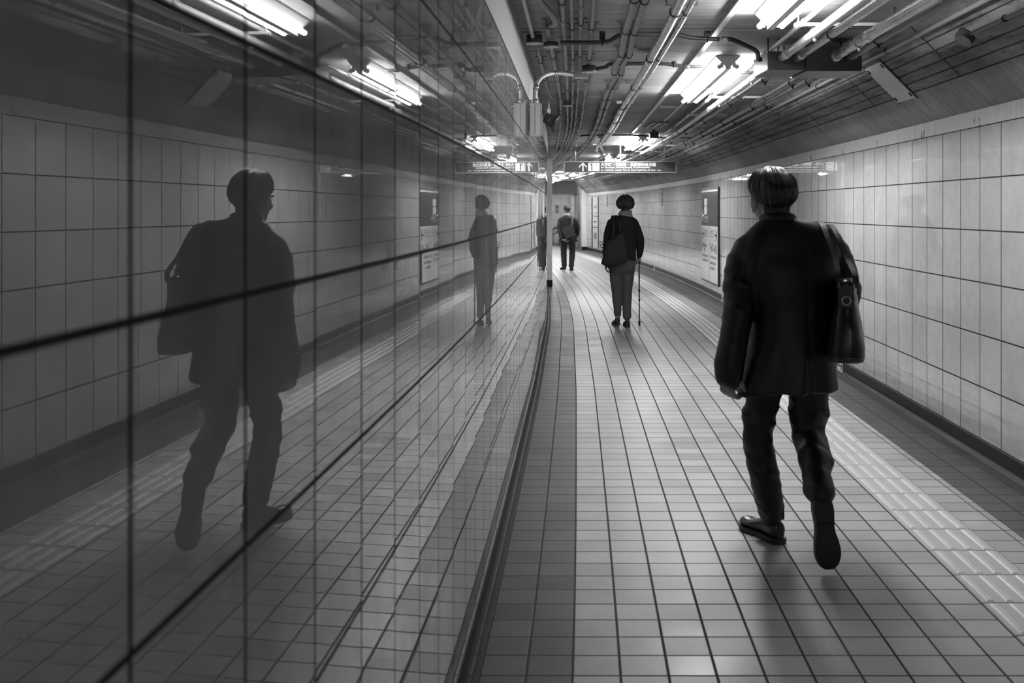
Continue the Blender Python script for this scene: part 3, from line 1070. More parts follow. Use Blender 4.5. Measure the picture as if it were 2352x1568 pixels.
# ================================================================== FLUORESCENT FIXTURES
def fixture(y, off, label, L=1.225, group='lit twin-tube ceiling lamps'):
    ym = y + L / 2
    x = XL(off, ym)
    sl = (Lw(ym + .5) - Lw(ym - .5))
    d = V((sl, 1, 0)).normalized(); a = V((d.y, -d.x, 0))
    c = V((x, ym, 0))
    root = thing('ceiling_lamp', (x, ym, CEIL - .11), label, 'ceiling lamp', group)
    z = lambda h: CEIL - h
    bm = bmesh.new()
    prof = [(-.088, .002), (-.088, .012), (-.020, .083), (-.020, .100), (.020, .100), (.020, .083), (.088, .012), (.088, .002)]
    e = [[bm.verts.new(c + d * s + a * o + V((0, 0, z(h)))) for o, h in prof] for s in (-L / 2, L / 2)]
    n = len(prof)
    for i in range(n):
        bm.faces.new([e[0][i], e[0][(i + 1) % n], e[1][(i + 1) % n], e[1][i]])
    bm.faces.new(e[0][::-1]); bm.faces.new(e[1])
    bmesh.ops.recalc_face_normals(bm, faces=bm.faces)
    emit('lamp_housing', bm, M_WHITE, root)
    for s in (-1, 1):
        bm = bmesh.new()
        p = c + a * (s * .063) + V((0, 0, z(.083)))
        h = L / 2 - .022
        tube(bm, [p - d * h, p + d * h], .0155, 8)
        emit('lamp_tube', bm, M_TUBE, root)
        for q in (-1, 1):
            bm = bmesh.new()
            qq = p + d * (q * (L / 2 - .010))
            cyl(bm, qq - d * .010, qq + d * .010, .0175, 10)
            obox(bm, qq - a * (s * .018) + V((0, 0, .012)), a, d, up, .012, .009, .02, .002)
            emit('tube_socket', bm, M_WHITE, root)
    return root


LAMPS = [(-6.35, 1.47, 'twin-tube lamp behind the camera, farther one'), (-5.1, 1.47, 'twin-tube lamp behind the camera, nearer one'),
         (4.68, 1.47, 'lit twin-tube lamp at the top edge, its tube ends just showing'),
         (7.55, 1.47, 'lit twin-tube lamp just beyond the dark boxes, its grey flank showing'), (8.79, 1.47, 'lit twin-tube lamp end to end beyond the one past the dark boxes'),
         (15.55, 1.45, 'lit twin-tube lamp before the hanging sign, nearer of the two'), (16.79, 1.45, 'lit twin-tube lamp right over the hanging sign'),
         (21.0, 1.45, 'lit twin-tube lamp first beyond the hanging sign'), (24.6, 1.45, 'lit twin-tube lamp second beyond the hanging sign'),
         (27.6, 1.45, 'lit twin-tube lamp third beyond the hanging sign'), (30.6, 1.5, 'lit twin-tube lamp fourth beyond the hanging sign'),
         (33.2, 1.5, 'lit twin-tube lamp fifth beyond the hanging sign'), (36.0, 1.6, 'lit twin-tube lamp sixth beyond the hanging sign'),
         (38.6, 1.7, 'lit twin-tube lamp seventh beyond the hanging sign, just before the far beam'),
         (30.2, .75, 'lit twin-tube lamp left of the fourth one beyond the sign'), (34.6, .75, 'lit twin-tube lamp left of the fifth one beyond the sign'), (43.4, 2.2, 'lit twin-tube lamp behind the far beam'),
         (24.0, -.9, 'lit twin-tube lamp in the recess behind the white post'), (30.0, -1.2, 'lit twin-tube lamp deeper in the recess behind the white post')]
for y, o, lab in LAMPS:
    fixture(y, o, lab)


# ================================================================== WALL CABINET, SPEAKER, HATCH
xw = Lw(YC)
root = thing('wall_cabinet', (xw + .045, YC, 2.06), 'white metal cabinet high on the left wall under a curved conduit', 'cabinet')
bm = bmesh.new(); obox(bm, V((xw + .050, YC, 2.157)), V((1, 0, 0)), V((0, 1, 0)), up, .040, .085, .115, .004); emit('cabinet_body', bm, M_CABINET, root)
bm = bmesh.new(); obox(bm, V((xw + .0935, YC, 2.157)), V((1, 0, 0)), V((0, 1, 0)), up, .003, .090, .118, .001); emit('cabinet_door', bm, M_WHITE, root)
bm = bmesh.new(); obox(bm, V((xw + .046, YC - .0855, 2.157)), V((1, 0, 0)), V((0, 1, 0)), up, .0012, .001, .111); emit('cabinet_seam', bm, M_DKMET, root)
bm = bmesh.new(); cyl(bm, V((xw + .020, YC - .03, 2.271)), V((xw + .020, YC - .03, 2.302)), .011, 10); emit('cable_gland', bm, M_PALEP, root)

c = P(1269, 278, 10.0)
root = thing('loudspeaker', c, 'black tilted loudspeaker hanging near the left wall beyond the white cabinet', 'loudspeaker')
ax = V((.80, -.25, -.42)).normalized()
a, b = frame(ax)
bm = bmesh.new()
prof = [(-.085, .030, .03), (-.08, .045, .045), (.02, .062, .060), (.035, .066, .062)]
e = []
for t, hw, hh in prof:
    e.append([bm.verts.new(c + ax * t + a * (sx * hw) + b * (sy * hh)) for sx, sy in ((-1, -1), (1, -1), (1, 1), (-1, 1))])
for i in range(len(e) - 1):
    for k in range(4): bm.faces.new([e[i][k], e[i][(k + 1) % 4], e[i + 1][(k + 1) % 4], e[i + 1][k]])
bm.faces.new(e[0][::-1]); bm.faces.new(e[-1])
bmesh.ops.recalc_face_normals(bm, faces=bm.faces)
bmesh.ops.bevel(bm, geom=list(bm.edges), offset=.006, segments=2, affect='EDGES')
emit('speaker_body', bm, M_BLACK, root)
bm = bmesh.new(); tube(bm, [c + ax * .034, c + ax * .042, c + ax * .060, c + ax * .064], [.092, .097, .093, .080], 20, ref=a); emit('speaker_flange', bm, M_BLACK, root)
bm = bmesh.new(); obox(bm, c - ax * .03 - V((0, .058, .012)), ax, V((0, 0, 1)).cross(ax).normalized(), ax.cross(V((0, 0, 1)).cross(ax).normalized()), .012, .001, .020); emit('speaker_label', bm, M_PAINTP, root)
bm = bmesh.new(); tube(bm, [c + V((-.03, 0, .05)), c + V((-.036, 0, .11)), V((c.x - .036, 10, CEIL - .001))], .007, 8)
obox(bm, c + V((-.036, 0, .10)), V((1, 0, 0)), V((0, 1, 0)), up, .018, .012, .018, .002)
emit('speaker_bracket', bm, M_PALEP, root)
# hatch plate on the haunch
root = thing('access_hatch', (XR(-.25, 7.09), 7.09, 2.2), 'pale access hatch plate bolted to the sloping haunch at upper right', 'access hatch')
hx, hy = V((.7071, 0, -.7071)), V((Lw(7.6) - Lw(6.6), 1, 0)).normalized()
hn = V((-.7071, 0, -.7071))
hc = V((XR(-.275, 7.09), 7.09, 2.385)) + hn * .006
bm = bmesh.new(); obox(bm, hc, hx, hy, hn, .170, .185, .004, .002); emit('hatch_plate', bm, plain('pale_hatch_paint', .40, .4, var=.12, scale=7), root)
bm = bmesh.new()
for sx in (-.135, .135):
    for sy in (-.155, .155):
        q = hc + hx * sx + hy * sy + hn * .005
        obox(bm, q, hx, hy, hn, .016, .010, .004, .001)
emit('hatch_clip', bm, M_DKMET, root)
bm = bmesh.new()
for s in (-1, 1):
    obox(bm, hc + hy * (s * .192) - hn * .003, hx, hy, hn, .185, .0055, .004)
emit('hatch_edge_strip', bm, M_DKMET, root)


# ================================================================== SIGNS
def hanging_sign():
    Y = 18.0
    x0, x1 = P(1295, 400, Y).x, P(1553, 400, Y).x
    z1, z0 = P(0, 371, Y).z, P(0, 396.5, Y).z
    w, h = x1 - x0, z1 - z0
    root = thing('hanging_sign', ((x0 + x1) / 2, Y, z0), 'dark hanging direction sign with white arrow, number 1 and Japanese station names', 'sign')
    X, Z = V((1, 0, 0)), V((0, 0, 1))
    o = V((x0, Y - .04, z0))
    bm = bmesh.new(); obox(bm, V(((x0 + x1) / 2, Y, (z0 + z1) / 2)), X, V((0, 1, 0)), Z, w / 2 - .004, .036, h / 2 - .004); emit('sign_face', bm, M_SIGN, root)
    bm = bmesh.new()
    t = .0095
    for (a, b, c, d_) in ((0, 0, w, t), (0, h - t, w, t), (0, 0, t * 1.3, h), (w - t * 1.3, 0, t * 1.3, h)):
        obox(bm, V((x0 + a + c / 2, Y, z0 + b + d_ / 2)), X, V((0, 1, 0)), Z, c / 2, .043, d_ / 2)
    emit('sign_frame', bm, M_ALU, root)
    o = V((x0, Y - .0365, z0))
    k = w / 258.0      # metres per photo pixel
    S = lambda px: (px - 1295) * k
    bm = bmesh.new(); arrow(bm, o + X * S(1338.5) + Z * (h * .52), X, Z, h * .80, 0); emit('sign_arrow', bm, M_SIGNW, root)
    bm = bmesh.new(); plate(bm, o + X * S(1350.5) + Z * (h * .14), X, Z, 26 * k, h * .74, 0, .0012); p_ = emit('number_panel', bm, M_SIGNW, root)
    bm = bmesh.new()
    n0, nw_, nh_ = o + X * S(1354.5) + Z * (h * .20), 6.2 * k, h * .62
    poly(bm, n0, X, Z, [(nw_ * .52, 0), (nw_ * .90, 0), (nw_ * .90, nh_), (nw_ * .52, nh_)], .002)
    poly(bm, n0, X, Z, [(0, nh_ * .70), (nw_ * .52, nh_ * .80), (nw_ * .52, nh_), (nw_ * .44, nh_)], .002)
    emit('number', bm, M_SIGNK, p_)
    text('番線', M_SIGNK, p_, o + X * S(1367.3) + Z * (h * .62), X, Z, h=h * .15, w=7 * k, lift=.002)
    text('のりば', M_SIGNK, p_, o + X * S(1367.3) + Z * (h * .24), X, Z, h=h * .13, w=7 * k, lift=.002)
    text('大手町・西船橋・東葉勝田台方面', M_SIGNW, root, o + X * S(1379.5) + Z * (h * .57), X, Z, h=h * .32, w=126 * k, bold=.008)
    text('for Otemachi, Nishi-funabashi, Toyo-katsutadai', M_SIGNW, root, o + X * S(1379.5) + Z * (h * .37), X, Z, h=h * .16, w=112 * k, bold=.012)
    bm = bmesh.new(); ring(bm, o + X * S(1381.5) + Z * (h * .21) + V((0, -.001, 0)), V((0, 1, 0)), h * .055, h * .018, 16, 4); emit('line_symbol', bm, M_SIGNW, root)
    text('✕ 東葉高速線・JR線直通', M_SIGNW, root, o + X * S(1386) + Z * (h * .145), X, Z, h=h * .13, w=41 * k, bold=.006)
    text('Thru to Toyo Rapid Line, JR Line', M_SIGNW, root, o + X * S(1429.5) + Z * (h * .135), X, Z, h=h * .16, w=75 * k, bold=.014)
    text('35m', M_SIGNW, root, o + X * S(1509) + Z * (h * .15), X, Z, h=h * .12, w=9 * k)
    for px in (1321.5, 1424.5, 1526.5):
        bm = bmesh.new(); cyl(bm, V((P(px, 0, Y).x, Y, z1 - .004)), V((P(px, 0, Y).x, Y, CEIL)), .013, 10)
        cyl(bm, V((P(px, 0, Y).x, Y, CEIL - .012)), V((P(px, 0, Y).x, Y, CEIL)), .035, 12)
        emit('hanger_pole', bm, M_ALU, root)


hanging_sign()


def wall_frame(yc, z, side='R', lift=.006):
    """origin and axes on the wall at depth yc, x axis running as read by someone facing it"""
    sl = (Lw(yc + .5) - Lw(yc - .5)) if side == 'L' else (Rw(yc + .5) - Rw(yc - .5))
    d = V((sl, 1, 0)).normalized()
    if side == 'R':
        return V((Rw(yc) - lift, yc, z)), -d, V((-d.y, d.x, 0))
    return V((Lw(yc) + lift, yc, z)), d, V((d.y, -d.x, 0))


def info_panel():
    ya, yb = 16.95, 18.75
    yc = (ya + yb) / 2
    c, ax, nr = wall_frame(yc, 0, 'R', .012)
    # reading direction on the right wall runs from far to near
    W = (V((Rw(yb), yb, 0)) - V((Rw(ya), ya, 0))).length
    o = c - ax * (W / 2)
    z0, z1 = .225, 1.885
    H = z1 - z0
    o = V((o.x, o.y, z0)) + nr * .012
    root = thing('wall_sign', (c.x, c.y, z0), 'tall framed wall direction board, dark above and pale below, on the right wall', 'sign')
    Z = up
    bm = bmesh.new(); plate(bm, o, ax, Z, W, H, -.012, .020); emit('sign_backing', bm, M_FRAME, root)
    t = .035
    bm = bmesh.new(); plate(bm, o + ax * t + Z * (H * .60), ax, Z, W - 2 * t, H * .40 - t, .008, .003); emit('dark_panel', bm, M_SIGN, root)
    bm = bmesh.new(); plate(bm, o + ax * t + Z * t, ax, Z, W - 2 * t, H * .60 - t, .008, .003); emit('pale_panel', bm, M_SIGNPALE, root)
    bm = bmesh.new(); plate(bm, o + ax * t + Z * (H - t - .035), ax, Z, W - 2 * t, .03, .011, .002); emit('top_strip', bm, M_SIGNW, root)
    bm = bmesh.new(); plate(bm, o + ax * (W / 2 - .008) + Z * t, ax, Z, .016, H - 2 * t, .011, .002); emit('middle_mullion', bm, M_PAINTP, root)
    l = .0122
    q = lambda u, v: o + ax * (u * W) + Z * (v * H)
    bm = bmesh.new(); arrow(bm, q(.11, .71), ax, Z, .24, math.pi / 2, l); emit('white_arrow', bm, M_SIGNW, root)
    bm = bmesh.new(); plate(bm, q(.19, .72), ax, Z, .17 * W, .16, l, .001); plate(bm, q(.19, .80), ax, Z, .17 * W, .15, l, .001); emit('exit_badge', bm, M_SIGNW, root)
    text('改札', M_SIGNW, root, q(.21, .665), ax, Z, h=.075, w=.24 * W, lift=l)
    text('Ticket Gate', M_SIGNW, root, q(.21, .64), ax, Z, h=.025, w=.24 * W, lift=l)
    bm = bmesh.new(); arrow(bm, q(.12, .51), ax, Z, .22, math.pi / 2, l); arrow(bm, q(.88, .51), ax, Z, .22, -math.pi / 2, l); emit('black_arrow', bm, M_SIGNK, root)
    text('出口', M_SIGNK, root, q(.21, .515), ax, Z, h=.085, w=.22 * W, lift=l)
    text('Exit', M_SIGNK, root, q(.21, .485), ax, Z, h=.03, w=.22 * W, lift=l)
    text('出口', M_SIGNK, root, q(.55, .515), ax, Z, h=.085, w=.22 * W, lift=l)
    text('Exit', M_SIGNK, root, q(.55, .485), ax, Z, h=.03, w=.22 * W, lift=l)
    for (u0, u1, v0, v1, n) in ((.06, .30, .33, .40, 16), (.54, .93, .31, .40, 26)):
        # little map of the exits
        bm = bmesh.new()
        rr = random.Random(int(u0 * 100))
        for _ in range(n):
            u, v = rr.uniform(u0, u1), rr.uniform(v0, v1)
            plate(bm, q(u, v), ax, Z, rr.uniform(.02, .06), rr.uniform(.012, .05), l, .0008)
        emit('exit_map', bm, M_SIGNK, root)
    for (u, v, s, w) in ((.06, .265, '日本橋口方面', .34), (.06, .215, '丸の内北口方面', .36), (.54, .265, '大手町方面出口', .38), (.54, .205, '呉服橋方面', .36), (.54, .15, '八重洲口', .28)):
        text(s, M_SIGNK, root, q(u, v), ax, Z, h=.05, w=w * W, lift=l, bold=.01)
    for k, (x, y) in enumerate([(.0, .0)]): pass


info_panel()


def exit_guide(yc, z, w, h, label):
    c, ax, nr = wall_frame(yc, z, 'R', .0145)
    o = c - ax * (w / 2)
    root = thing('exit_guide_plate', (c.x, c.y, z), label, 'exit sign', 'exit guide plates on the right baseboard')
    bm = bmesh.new(); plate(bm, o, ax, up, w, h, 0, .006); emit('plate', bm, M_SIGNW, root)
    l = .0065
    ink = plain('dark_pictogram_ink', .06, .4)
    bm = bmesh.new()
    arrow(bm, o + ax * (w * .74) + up * (h * .5), ax, up, min(w, h) * .75, -math.pi / 2, l)
    emit('arrow', bm, M_SIGNK, root)
    bm = bmesh.new()
    q = lambda u, v: (u * w, v * h)
    t = .05 * h
    def stroke(pts):
        for (a, b), (c_, d_) in zip(pts[:-1], pts[1:]):
            dx, dy = c_ - a, d_ - b
            ln = math.hypot(dx, dy) or 1
            nx, ny = -dy / ln * t, dx / ln * t
            poly(bm, o, ax, up, [(a + nx, b + ny), (a - nx, b - ny), (c_ - nx, d_ - ny), (c_ + nx, d_ + ny)], l)
    stroke([q(.08, .92), q(.42, .92), q(.42, .45)])
    stroke([q(.08, .92), q(.08, .45)])
    poly(bm, o, ax, up, [(w * .25 + math.cos(k * .785) * h * .06, h * .80 + math.sin(k * .785) * h * .06) for k in range(8)], l)
    stroke([q(.25, .74), q(.22, .56), q(.33, .46), q(.30, .36)])
    stroke([q(.22, .56), q(.12, .44)])
    stroke([q(.12, .66), q(.24, .70), q(.35, .62)])
    emit('running_figure', bm, ink, root)
    text('出口', ink, root, o + ax * (w * .08) + up * (h * .10), ax, up, h=h * .17, w=w * .36, lift=l)


yg = 9.66
exit_guide(9.42, .004, .17, .135, 'white exit guide plate with black arrow on the baseboard beside the suited man')
exit_guide(16.6, .006, .16, .115, 'white exit guide plate on the baseboard below the tall wall sign')
exit_guide(25.2, .006, .16, .115, 'white exit guide plate on the far baseboard right of the walking stick')


def name_plate(yc, z0, z1, label, xpos=None, chars='大手町'):
    root = None
    if xpos is None:
        c, ax, nr = wall_frame(yc, z0, 'R', .004)
    else:
        c, ax, nr = V((xpos, yc, z0)), V((1, 0, 0)), V((0, -1, 0))
    w, h = .13, z1 - z0
    o = c - ax * (w / 2)
    root = thing('vertical_name_sign', (c.x, c.y, z0), label, 'sign', 'vertical name plates')
    bm = bmesh.new(); plate(bm, o, ax, up, w, h, 0, .006); emit('plate', bm, M_SIGN, root)
    n = len(chars)
    for i, ch in enumerate(chars):
        text(ch, M_SIGNW, root, o + ax * .025 + up * (h * (1 - (i + .85) / n)), ax, up, h=h / n * .7, w=w - .05, lift=.0065)


name_plate(24.1, 1.60, 2.00, 'narrow black vertical name plate on the right wall beyond the sign', chars='竹橋駅')
name_plate(33.6, 1.62, 2.0, 'narrow black vertical name plate on the far right wall near the notice column', chars='竹橋駅')
name_plate(45.98, 1.35, 1.72, 'narrow black vertical name plate on the end wall left of the far man', xpos=2.02, chars='竹橋駅')


# notice column on the far right wall
c, ax, nr = wall_frame(36.0, .16, 'R', .004)
root = thing('notice_board', (c.x, c.y, .16), 'tall narrow pale notice board near the far end of the right wall', 'notice board')
Wn, Hn = 1.5, 1.80
o = c - ax * (Wn / 2)
bm = bmesh.new(); plate(bm, o, ax, up, Wn, Hn, 0, .02); emit('board_face', bm, M_SIGNPALE, root)
bm = bmesh.new()
for (a, b, w_, h_) in ((0, 0, .16, Hn), (Wn - .16, 0, .16, Hn), (0, .62 * Hn, Wn, .02), (0, .40 * Hn, Wn, .02)):
    plate(bm, o + ax * a + up * b, ax, up, w_, h_, .02, .012)
emit('board_frame', bm, M_FRAME, root)
rr = random.Random(3)
for i, (u, v, w_, h_) in enumerate(((.35, .78, .5, .07), (.4, .68, .4, .05), (.3, .50, .5, .05), (.3, .18, .6, .22))):
    bm = bmesh.new(); plate(bm, o + ax * (u * Wn) + up * (v * Hn), ax, up, w_, h_, .0205, .002); emit('notice', bm, M_PAINTP if i != 2 else M_SIGN, root)

# posters in the recess (seen as reflections)
for i, (yy, ww) in enumerate(((22.2, 1.2), (24.6, 1.6), (27.5, 1.6), (31.5, 2.4))):
    x = Lw(yy) - 2.6
    sl = Lw(yy + .5) - Lw(yy - .5)
    d = V((sl, 1, 0)).normalized(); nr = V((d.y, -d.x, 0))
    root = thing('poster_board', (x, yy, .8), ['first', 'second', 'third', 'fourth'][i] + ' dark poster board on the recess wall behind the white post', 'poster', 'poster boards in the recess')
    o = V((x, yy, .7)) - d * (ww / 2) + nr * .02
    bm = bmesh.new(); plate(bm, o, d, up, ww, 1.2, 0, .02); emit('poster', bm, plain('dim_poster_print', .10, .3, var=.8, scale=5), root)
    bm = bmesh.new()
    for (a, b, w_, h_) in ((0, 0, ww, .03), (0, 1.17, ww, .03), (0, 0, .03, 1.2), (ww - .03, 0, .03, 1.2)):
        plate(bm, o + d * a + up * b, d, up, w_, h_, .02, .01)
    emit('poster_frame', bm, M_ALU, root)

# far handrail with looped infill
root = thing('metal_railing', (1.6, 43.4, 0), 'low metal railing with looped bars in front of the end wall', 'railing')
bm = bmesh.new()
tube(bm, [V((.6, 43.4, .35)), V((1.3, 43.4, .52)), V((2.1, 43.4, .86))], .025, 8)
tube(bm, [V((.6, 43.4, .12)), V((1.3, 43.4, .29)), V((2.1, 43.4, .63))], .02, 8)
emit('handrail', bm, M_DARKP, root)
for k in range(6):
    x = .7 + k * .26
    z = .35 + (x - .6) * .3
    bm = bmesh.new(); cyl(bm, V((x, 43.4, 0)), V((x, 43.4, z + .0)), .016, 8); emit('railing_post', bm, M_DARKP, root)
bm = bmesh.new()
for k in range(5):
    x = .83 + k * .26
    z = .27 + (x - .6) * .3
    ring(bm, V((x, 43.4, z)), V((0, 1, 0)), .075, .012, 14, 6)
emit('loop_bar', bm, M_DARKP, root)
# ================================================================== PEOPLE
M_SKIN = plain('skin', .27, .5, var=.06, scale=30)
M_SUIT = plain('black_suit_wool', .0045, .48, spec=.42, var=.25, scale=160)
M_TROUS = plain('black_trouser_wool', .0055, .48, spec=.40, var=.25, scale=160)
M_LEATHER = plain('black_leather', .010, .30, var=.3, scale=40, bump=.06)
M_SOLE = plain('black_shoe_sole', .008, .55)
M_SHIRT = plain('white_shirt_cotton', .75, .7)
M_KNIT = plain('black_knit', .009, .85, var=.2, scale=120)
M_GREYT = plain('grey_trouser_cotton', .085, .8, var=.10, scale=20)
M_SCARF = plain('pale_scarf', .30, .9, var=.35, scale=60)
M_CANVAS = plain('black_canvas', .012, .7, var=.2, scale=60)
M_BAGGREY = plain('dark_grey_bag_leather', .045, .4, var=.15, scale=40)
M_STRAP = plain('grey_bag_strap', .11, .6)
M_FARSUIT = plain('far_dark_suit', .008, .65, var=.2, scale=80)
M_FARTR = plain('far_dark_trousers', .020, .7, var=.15, scale=60)
M_EYEW = plain('eye_white', .6, .2)
M_EYEB = plain('dark_iris', .02, .1)


def hair_mat(name, v, v2, rough=.36):
    t = NT(name)
    a, b = t.uv()
    c = t.n('ShaderNodeCombineXYZ')
    t.set(c.inputs[0], t.math('MULTIPLY', a, 90.0)); t.set(c.inputs[1], t.math('MULTIPLY', b, 2.5))
    n = t.noise(1.0, 4, .65, vec=c.outputs[0])
    t.base(t.ramp(n, .3, .75, v, v2))
    t.rough(rough)
    t.bump(n, .7, .004)
    return t.m


M_HAIRB = hair_mat('black_hair', .006, .022, .33)
M_HAIRW = hair_mat('dark_greying_hair', .012, .075, .42)
M_HAIRG = hair_mat('grey_thinning_hair', .018, .09, .5)


class Figure:
    """local x right, y forward, z up; yawed and placed in the hall"""
    def __init__(s, pos, yaw=0.0):
        s.pos = V(pos)
        s.R = Matrix.Rotation(yaw, 3, 'Z')

    def w(s, p):
        return s.R @ V(p) + s.pos

    def d(s, v):
        return s.R @ V(v)


def volume_mesh(bm, voxel, smooth=3, wr=0.0, wscale=(6, 6, 3), seed=0.0, fac=.5):
    """fuse overlapping closed shells into one continuous skin"""
    bmesh.ops.recalc_face_normals(bm, faces=bm.faces)
    me = bpy.data.meshes.new('v'); bm.to_mesh(me); bm.free()
    o = bpy.data.objects.new('v', me); COL.objects.link(o)
    m = o.modifiers.new('r', 'REMESH'); m.mode = 'VOXEL'; m.voxel_size = voxel
    s = o.modifiers.new('s', 'SMOOTH'); s.iterations = smooth; s.factor = fac
    dg = bpy.context.evaluated_depsgraph_get()
    r = bpy.data.meshes.new_from_object(o.evaluated_get(dg))
    bpy.data.objects.remove(o); bpy.data.meshes.remove(me)
    out = bmesh.new(); out.from_mesh(r); bpy.data.meshes.remove(r)
    if wr:
        out.normal_update()
        mv = []
        for v in out.verts:
            q = V((v.co.x * wscale[0], v.co.y * wscale[1], v.co.z * wscale[2] + seed))
            n = noise.noise(q) + .5 * noise.noise(q * 2.1)
            mv.append(v.normal * (n * wr))
        for v, dlt in zip(out.verts, mv): v.co += dlt
    for f in out.faces: f.smooth = True
    return out


def shell(bm, rings, fig, n=28, exp=2.4):
    """closed loft of superelliptic rings (cx, cy, cz, rx, ry, tiltx, tilty): z = cz + tiltx*dx + tilty*dy"""
    rings = smooth_path(rings, 4)
    g = []
    for r in rings:
        cx, cy, cz, rx, ry, tx, ty = r
        row = []
        for k in range(n):
            t = 2 * math.pi * k / n
            c, s_ = math.cos(t), math.sin(t)
            dx = math.copysign(abs(c) ** (2 / exp), c) * rx
            dy = math.copysign(abs(s_) ** (2 / exp), s_) * ry
            row.append(bm.verts.new(fig.w((cx + dx, cy + dy, cz + tx * dx + ty * dy))))
        g.append(row)
    for i in range(len(g) - 1):
        for k in range(n):
            bm.faces.new([g[i][k], g[i][(k + 1) % n], g[i + 1][(k + 1) % n], g[i + 1][k]])
    bm.faces.new(g[0][::-1]); bm.faces.new(g[-1])


def limb(bm, pts, fig, n=14, seg=5, round_ends=True):
    """pts: (x,y,z,r) or (x,y,z,ra,rb)"""
    pts = [tuple(p) if len(p) == 5 else tuple(p) + (p[3],) for p in pts]
    q = smooth_path(pts, seg)
    path = [fig.w(p[:3]) for p in q]
    rs = [(p[3], p[4]) for p in q]
    if round_ends:
        d0 = (path[0] - path[1]).normalized(); d1 = (path[-1] - path[-2]).normalized()
        r0, r1 = rs[0], rs[-1]
        path = [path[0] + d0 * (min(r0) * .8), path[0] + d0 * (min(r0) * .5)] + path + [path[-1] + d1 * (min(r1) * .5), path[-1] + d1 * (min(r1) * .8)]
        rs = [(r0[0] * .5, r0[1] * .5), (r0[0] * .82, r0[1] * .82)] + rs + [(r1[0] * .82, r1[1] * .82), (r1[0] * .5, r1[1] * .5)]
    tube(bm, path, rs, n, ref=fig.d((1, 0, 0)))


def hand(bm, fig, wrist, fdir, palmn, side, size=1.0, curl=.5, spread=.10):
    """wrist point, finger direction, palm normal (the way the palm faces), side=+1 thumb towards fdir x palmn"""
    f = V(fdir).normalized(); pn = V(palmn); pn = (pn - f * pn.dot(f)).normalized()
    t = f.cross(pn) * side                      # towards the thumb
    w = V(wrist)
    L = lambda a, b, c: tuple(w + f * (a * size) + t * (b * size) + pn * (c * size))
    limb(bm, [L(-.02, 0, 0) + (.020 * size, .026 * size), L(.02, 0, 0) + (.019 * size, .030 * size)], fig, 12)
    # palm slab made of four rays
    for b0, b1 in ((.024, .030), (.009, .011), (-.007, -.009), (-.022, -.028)):
        limb(bm, [L(.005, b0 * .6, 0) + (.0155 * size,), L(.045, b0, .001) + (.0150 * size,), L(.082, b1, .002) + (.0125 * size,)], fig, 10)
    for (b, ln, k, dr) in ((.030, .070, .9, 1), (.011, .078, 1.0, .3), (-.009, .073, 1.08, -.4), (-.028, .058, 1.2, -1.1)):
        p = [w + f * (.082 * size) + t * (b * size) + pn * (.002 * size)]
        ang = 0.0
        segs = (.45, .30, .25)
        for i, sg in enumerate(segs):
            ang += curl * k * (.75 if i == 0 else .9)
            dd = (f * math.cos(ang) + pn * math.sin(ang) + t * (spread * dr * .5)).normalized()
            p.append(p[-1] + dd * (ln * sg * size))
        rr = (.0098, .0090, .0082, .0070)
        limb(bm, [tuple(q) + (rr[i] * size,) for i, q in enumerate(p)], fig, 9, 4)
    # thumb from the side of the palm
    p0 = w + f * (.018 * size) + t * (.026 * size) + pn * (.006 * size)
    p1 = p0 + (f * .5 + t * .75 + pn * .35).normalized() * (.038 * size)
    p2 = p1 + (f * .85 + t * .28 + pn * .45).normalized() * (.032 * size)
    p3 = p2 + (f * .92 + t * .02 + pn * .40).normalized() * (.026 * size)
    limb(bm, [tuple(p0) + (.0150 * size,), tuple(p1) + (.0118 * size,), tuple(p2) + (.0100 * size,), tuple(p3) + (.0078 * size,)], fig, 9, 4)


def head_shape(bm, hc, R, k=1.0, lobes=True):
    """hc head centre (world); R rotation (x right, y forward, z up)"""
    T = lambda p: hc + R @ (V(p) * k)
    B = lambda p, rx, ry, rz, rot=None: ball(bm, T(p), rx * k, ry * k, rz * k, 20, 14, R @ rot if rot else R)
    B((0, -.008, .035), .076, .094, .080)           # cranium
    B((0, .030, -.010), .066, .066, .085)           # face
    B((0, .035, -.065), .050, .050, .045)           # jaw
    B((0, .074, -.090), .024, .018, .018)           # chin
    B((0, .088, .028), .052, .014, .012)            # brow
    for s in (-1, 1):
        B((s * .036, .070, -.018), .022, .020, .020)  # cheek
        e = Matrix.Rotation(s * -.35, 3, 'Z')
        B((s * (.080 if lobes else .076), -.004, -.012), .009, .020, .033 if lobes else .028, e)   # ear
        B((s * .083, -.010, .004), .009, .016, .015, e)
        if lobes: B((s * .081, .004, -.042), .006, .008, .011, e)
    limbs = [(T((0, .092, .020)), .008 * k), (T((0, .106, -.006)), .010 * k), (T((0, .117, -.024)), .013 * k), (T((0, .104, -.032)), .010 * k)]
    tube(bm, [a for a, b in limbs], [b for a, b in limbs], 10)
    B((0, .094, -.056), .022, .010, .006)            # upper lip
    B((0, .092, -.067), .019, .010, .007)            # lower lip


def eyes(hc, R, k, parent):
    T = lambda p: hc + R @ (V(p) * k)
    for s in (-1, 1):
        bm = bmesh.new(); ball(bm, T((s * .031, .080, .003)), .0125 * k, n=12, m=8); o = emit('eye', bm, M_EYEW, parent)
        bm = bmesh.new(); ball(bm, T((s * .031, .0895, .003)), .0062 * k, .0045 * k, .0062 * k, 10, 6, R); emit('iris', bm, M_EYEB, o)


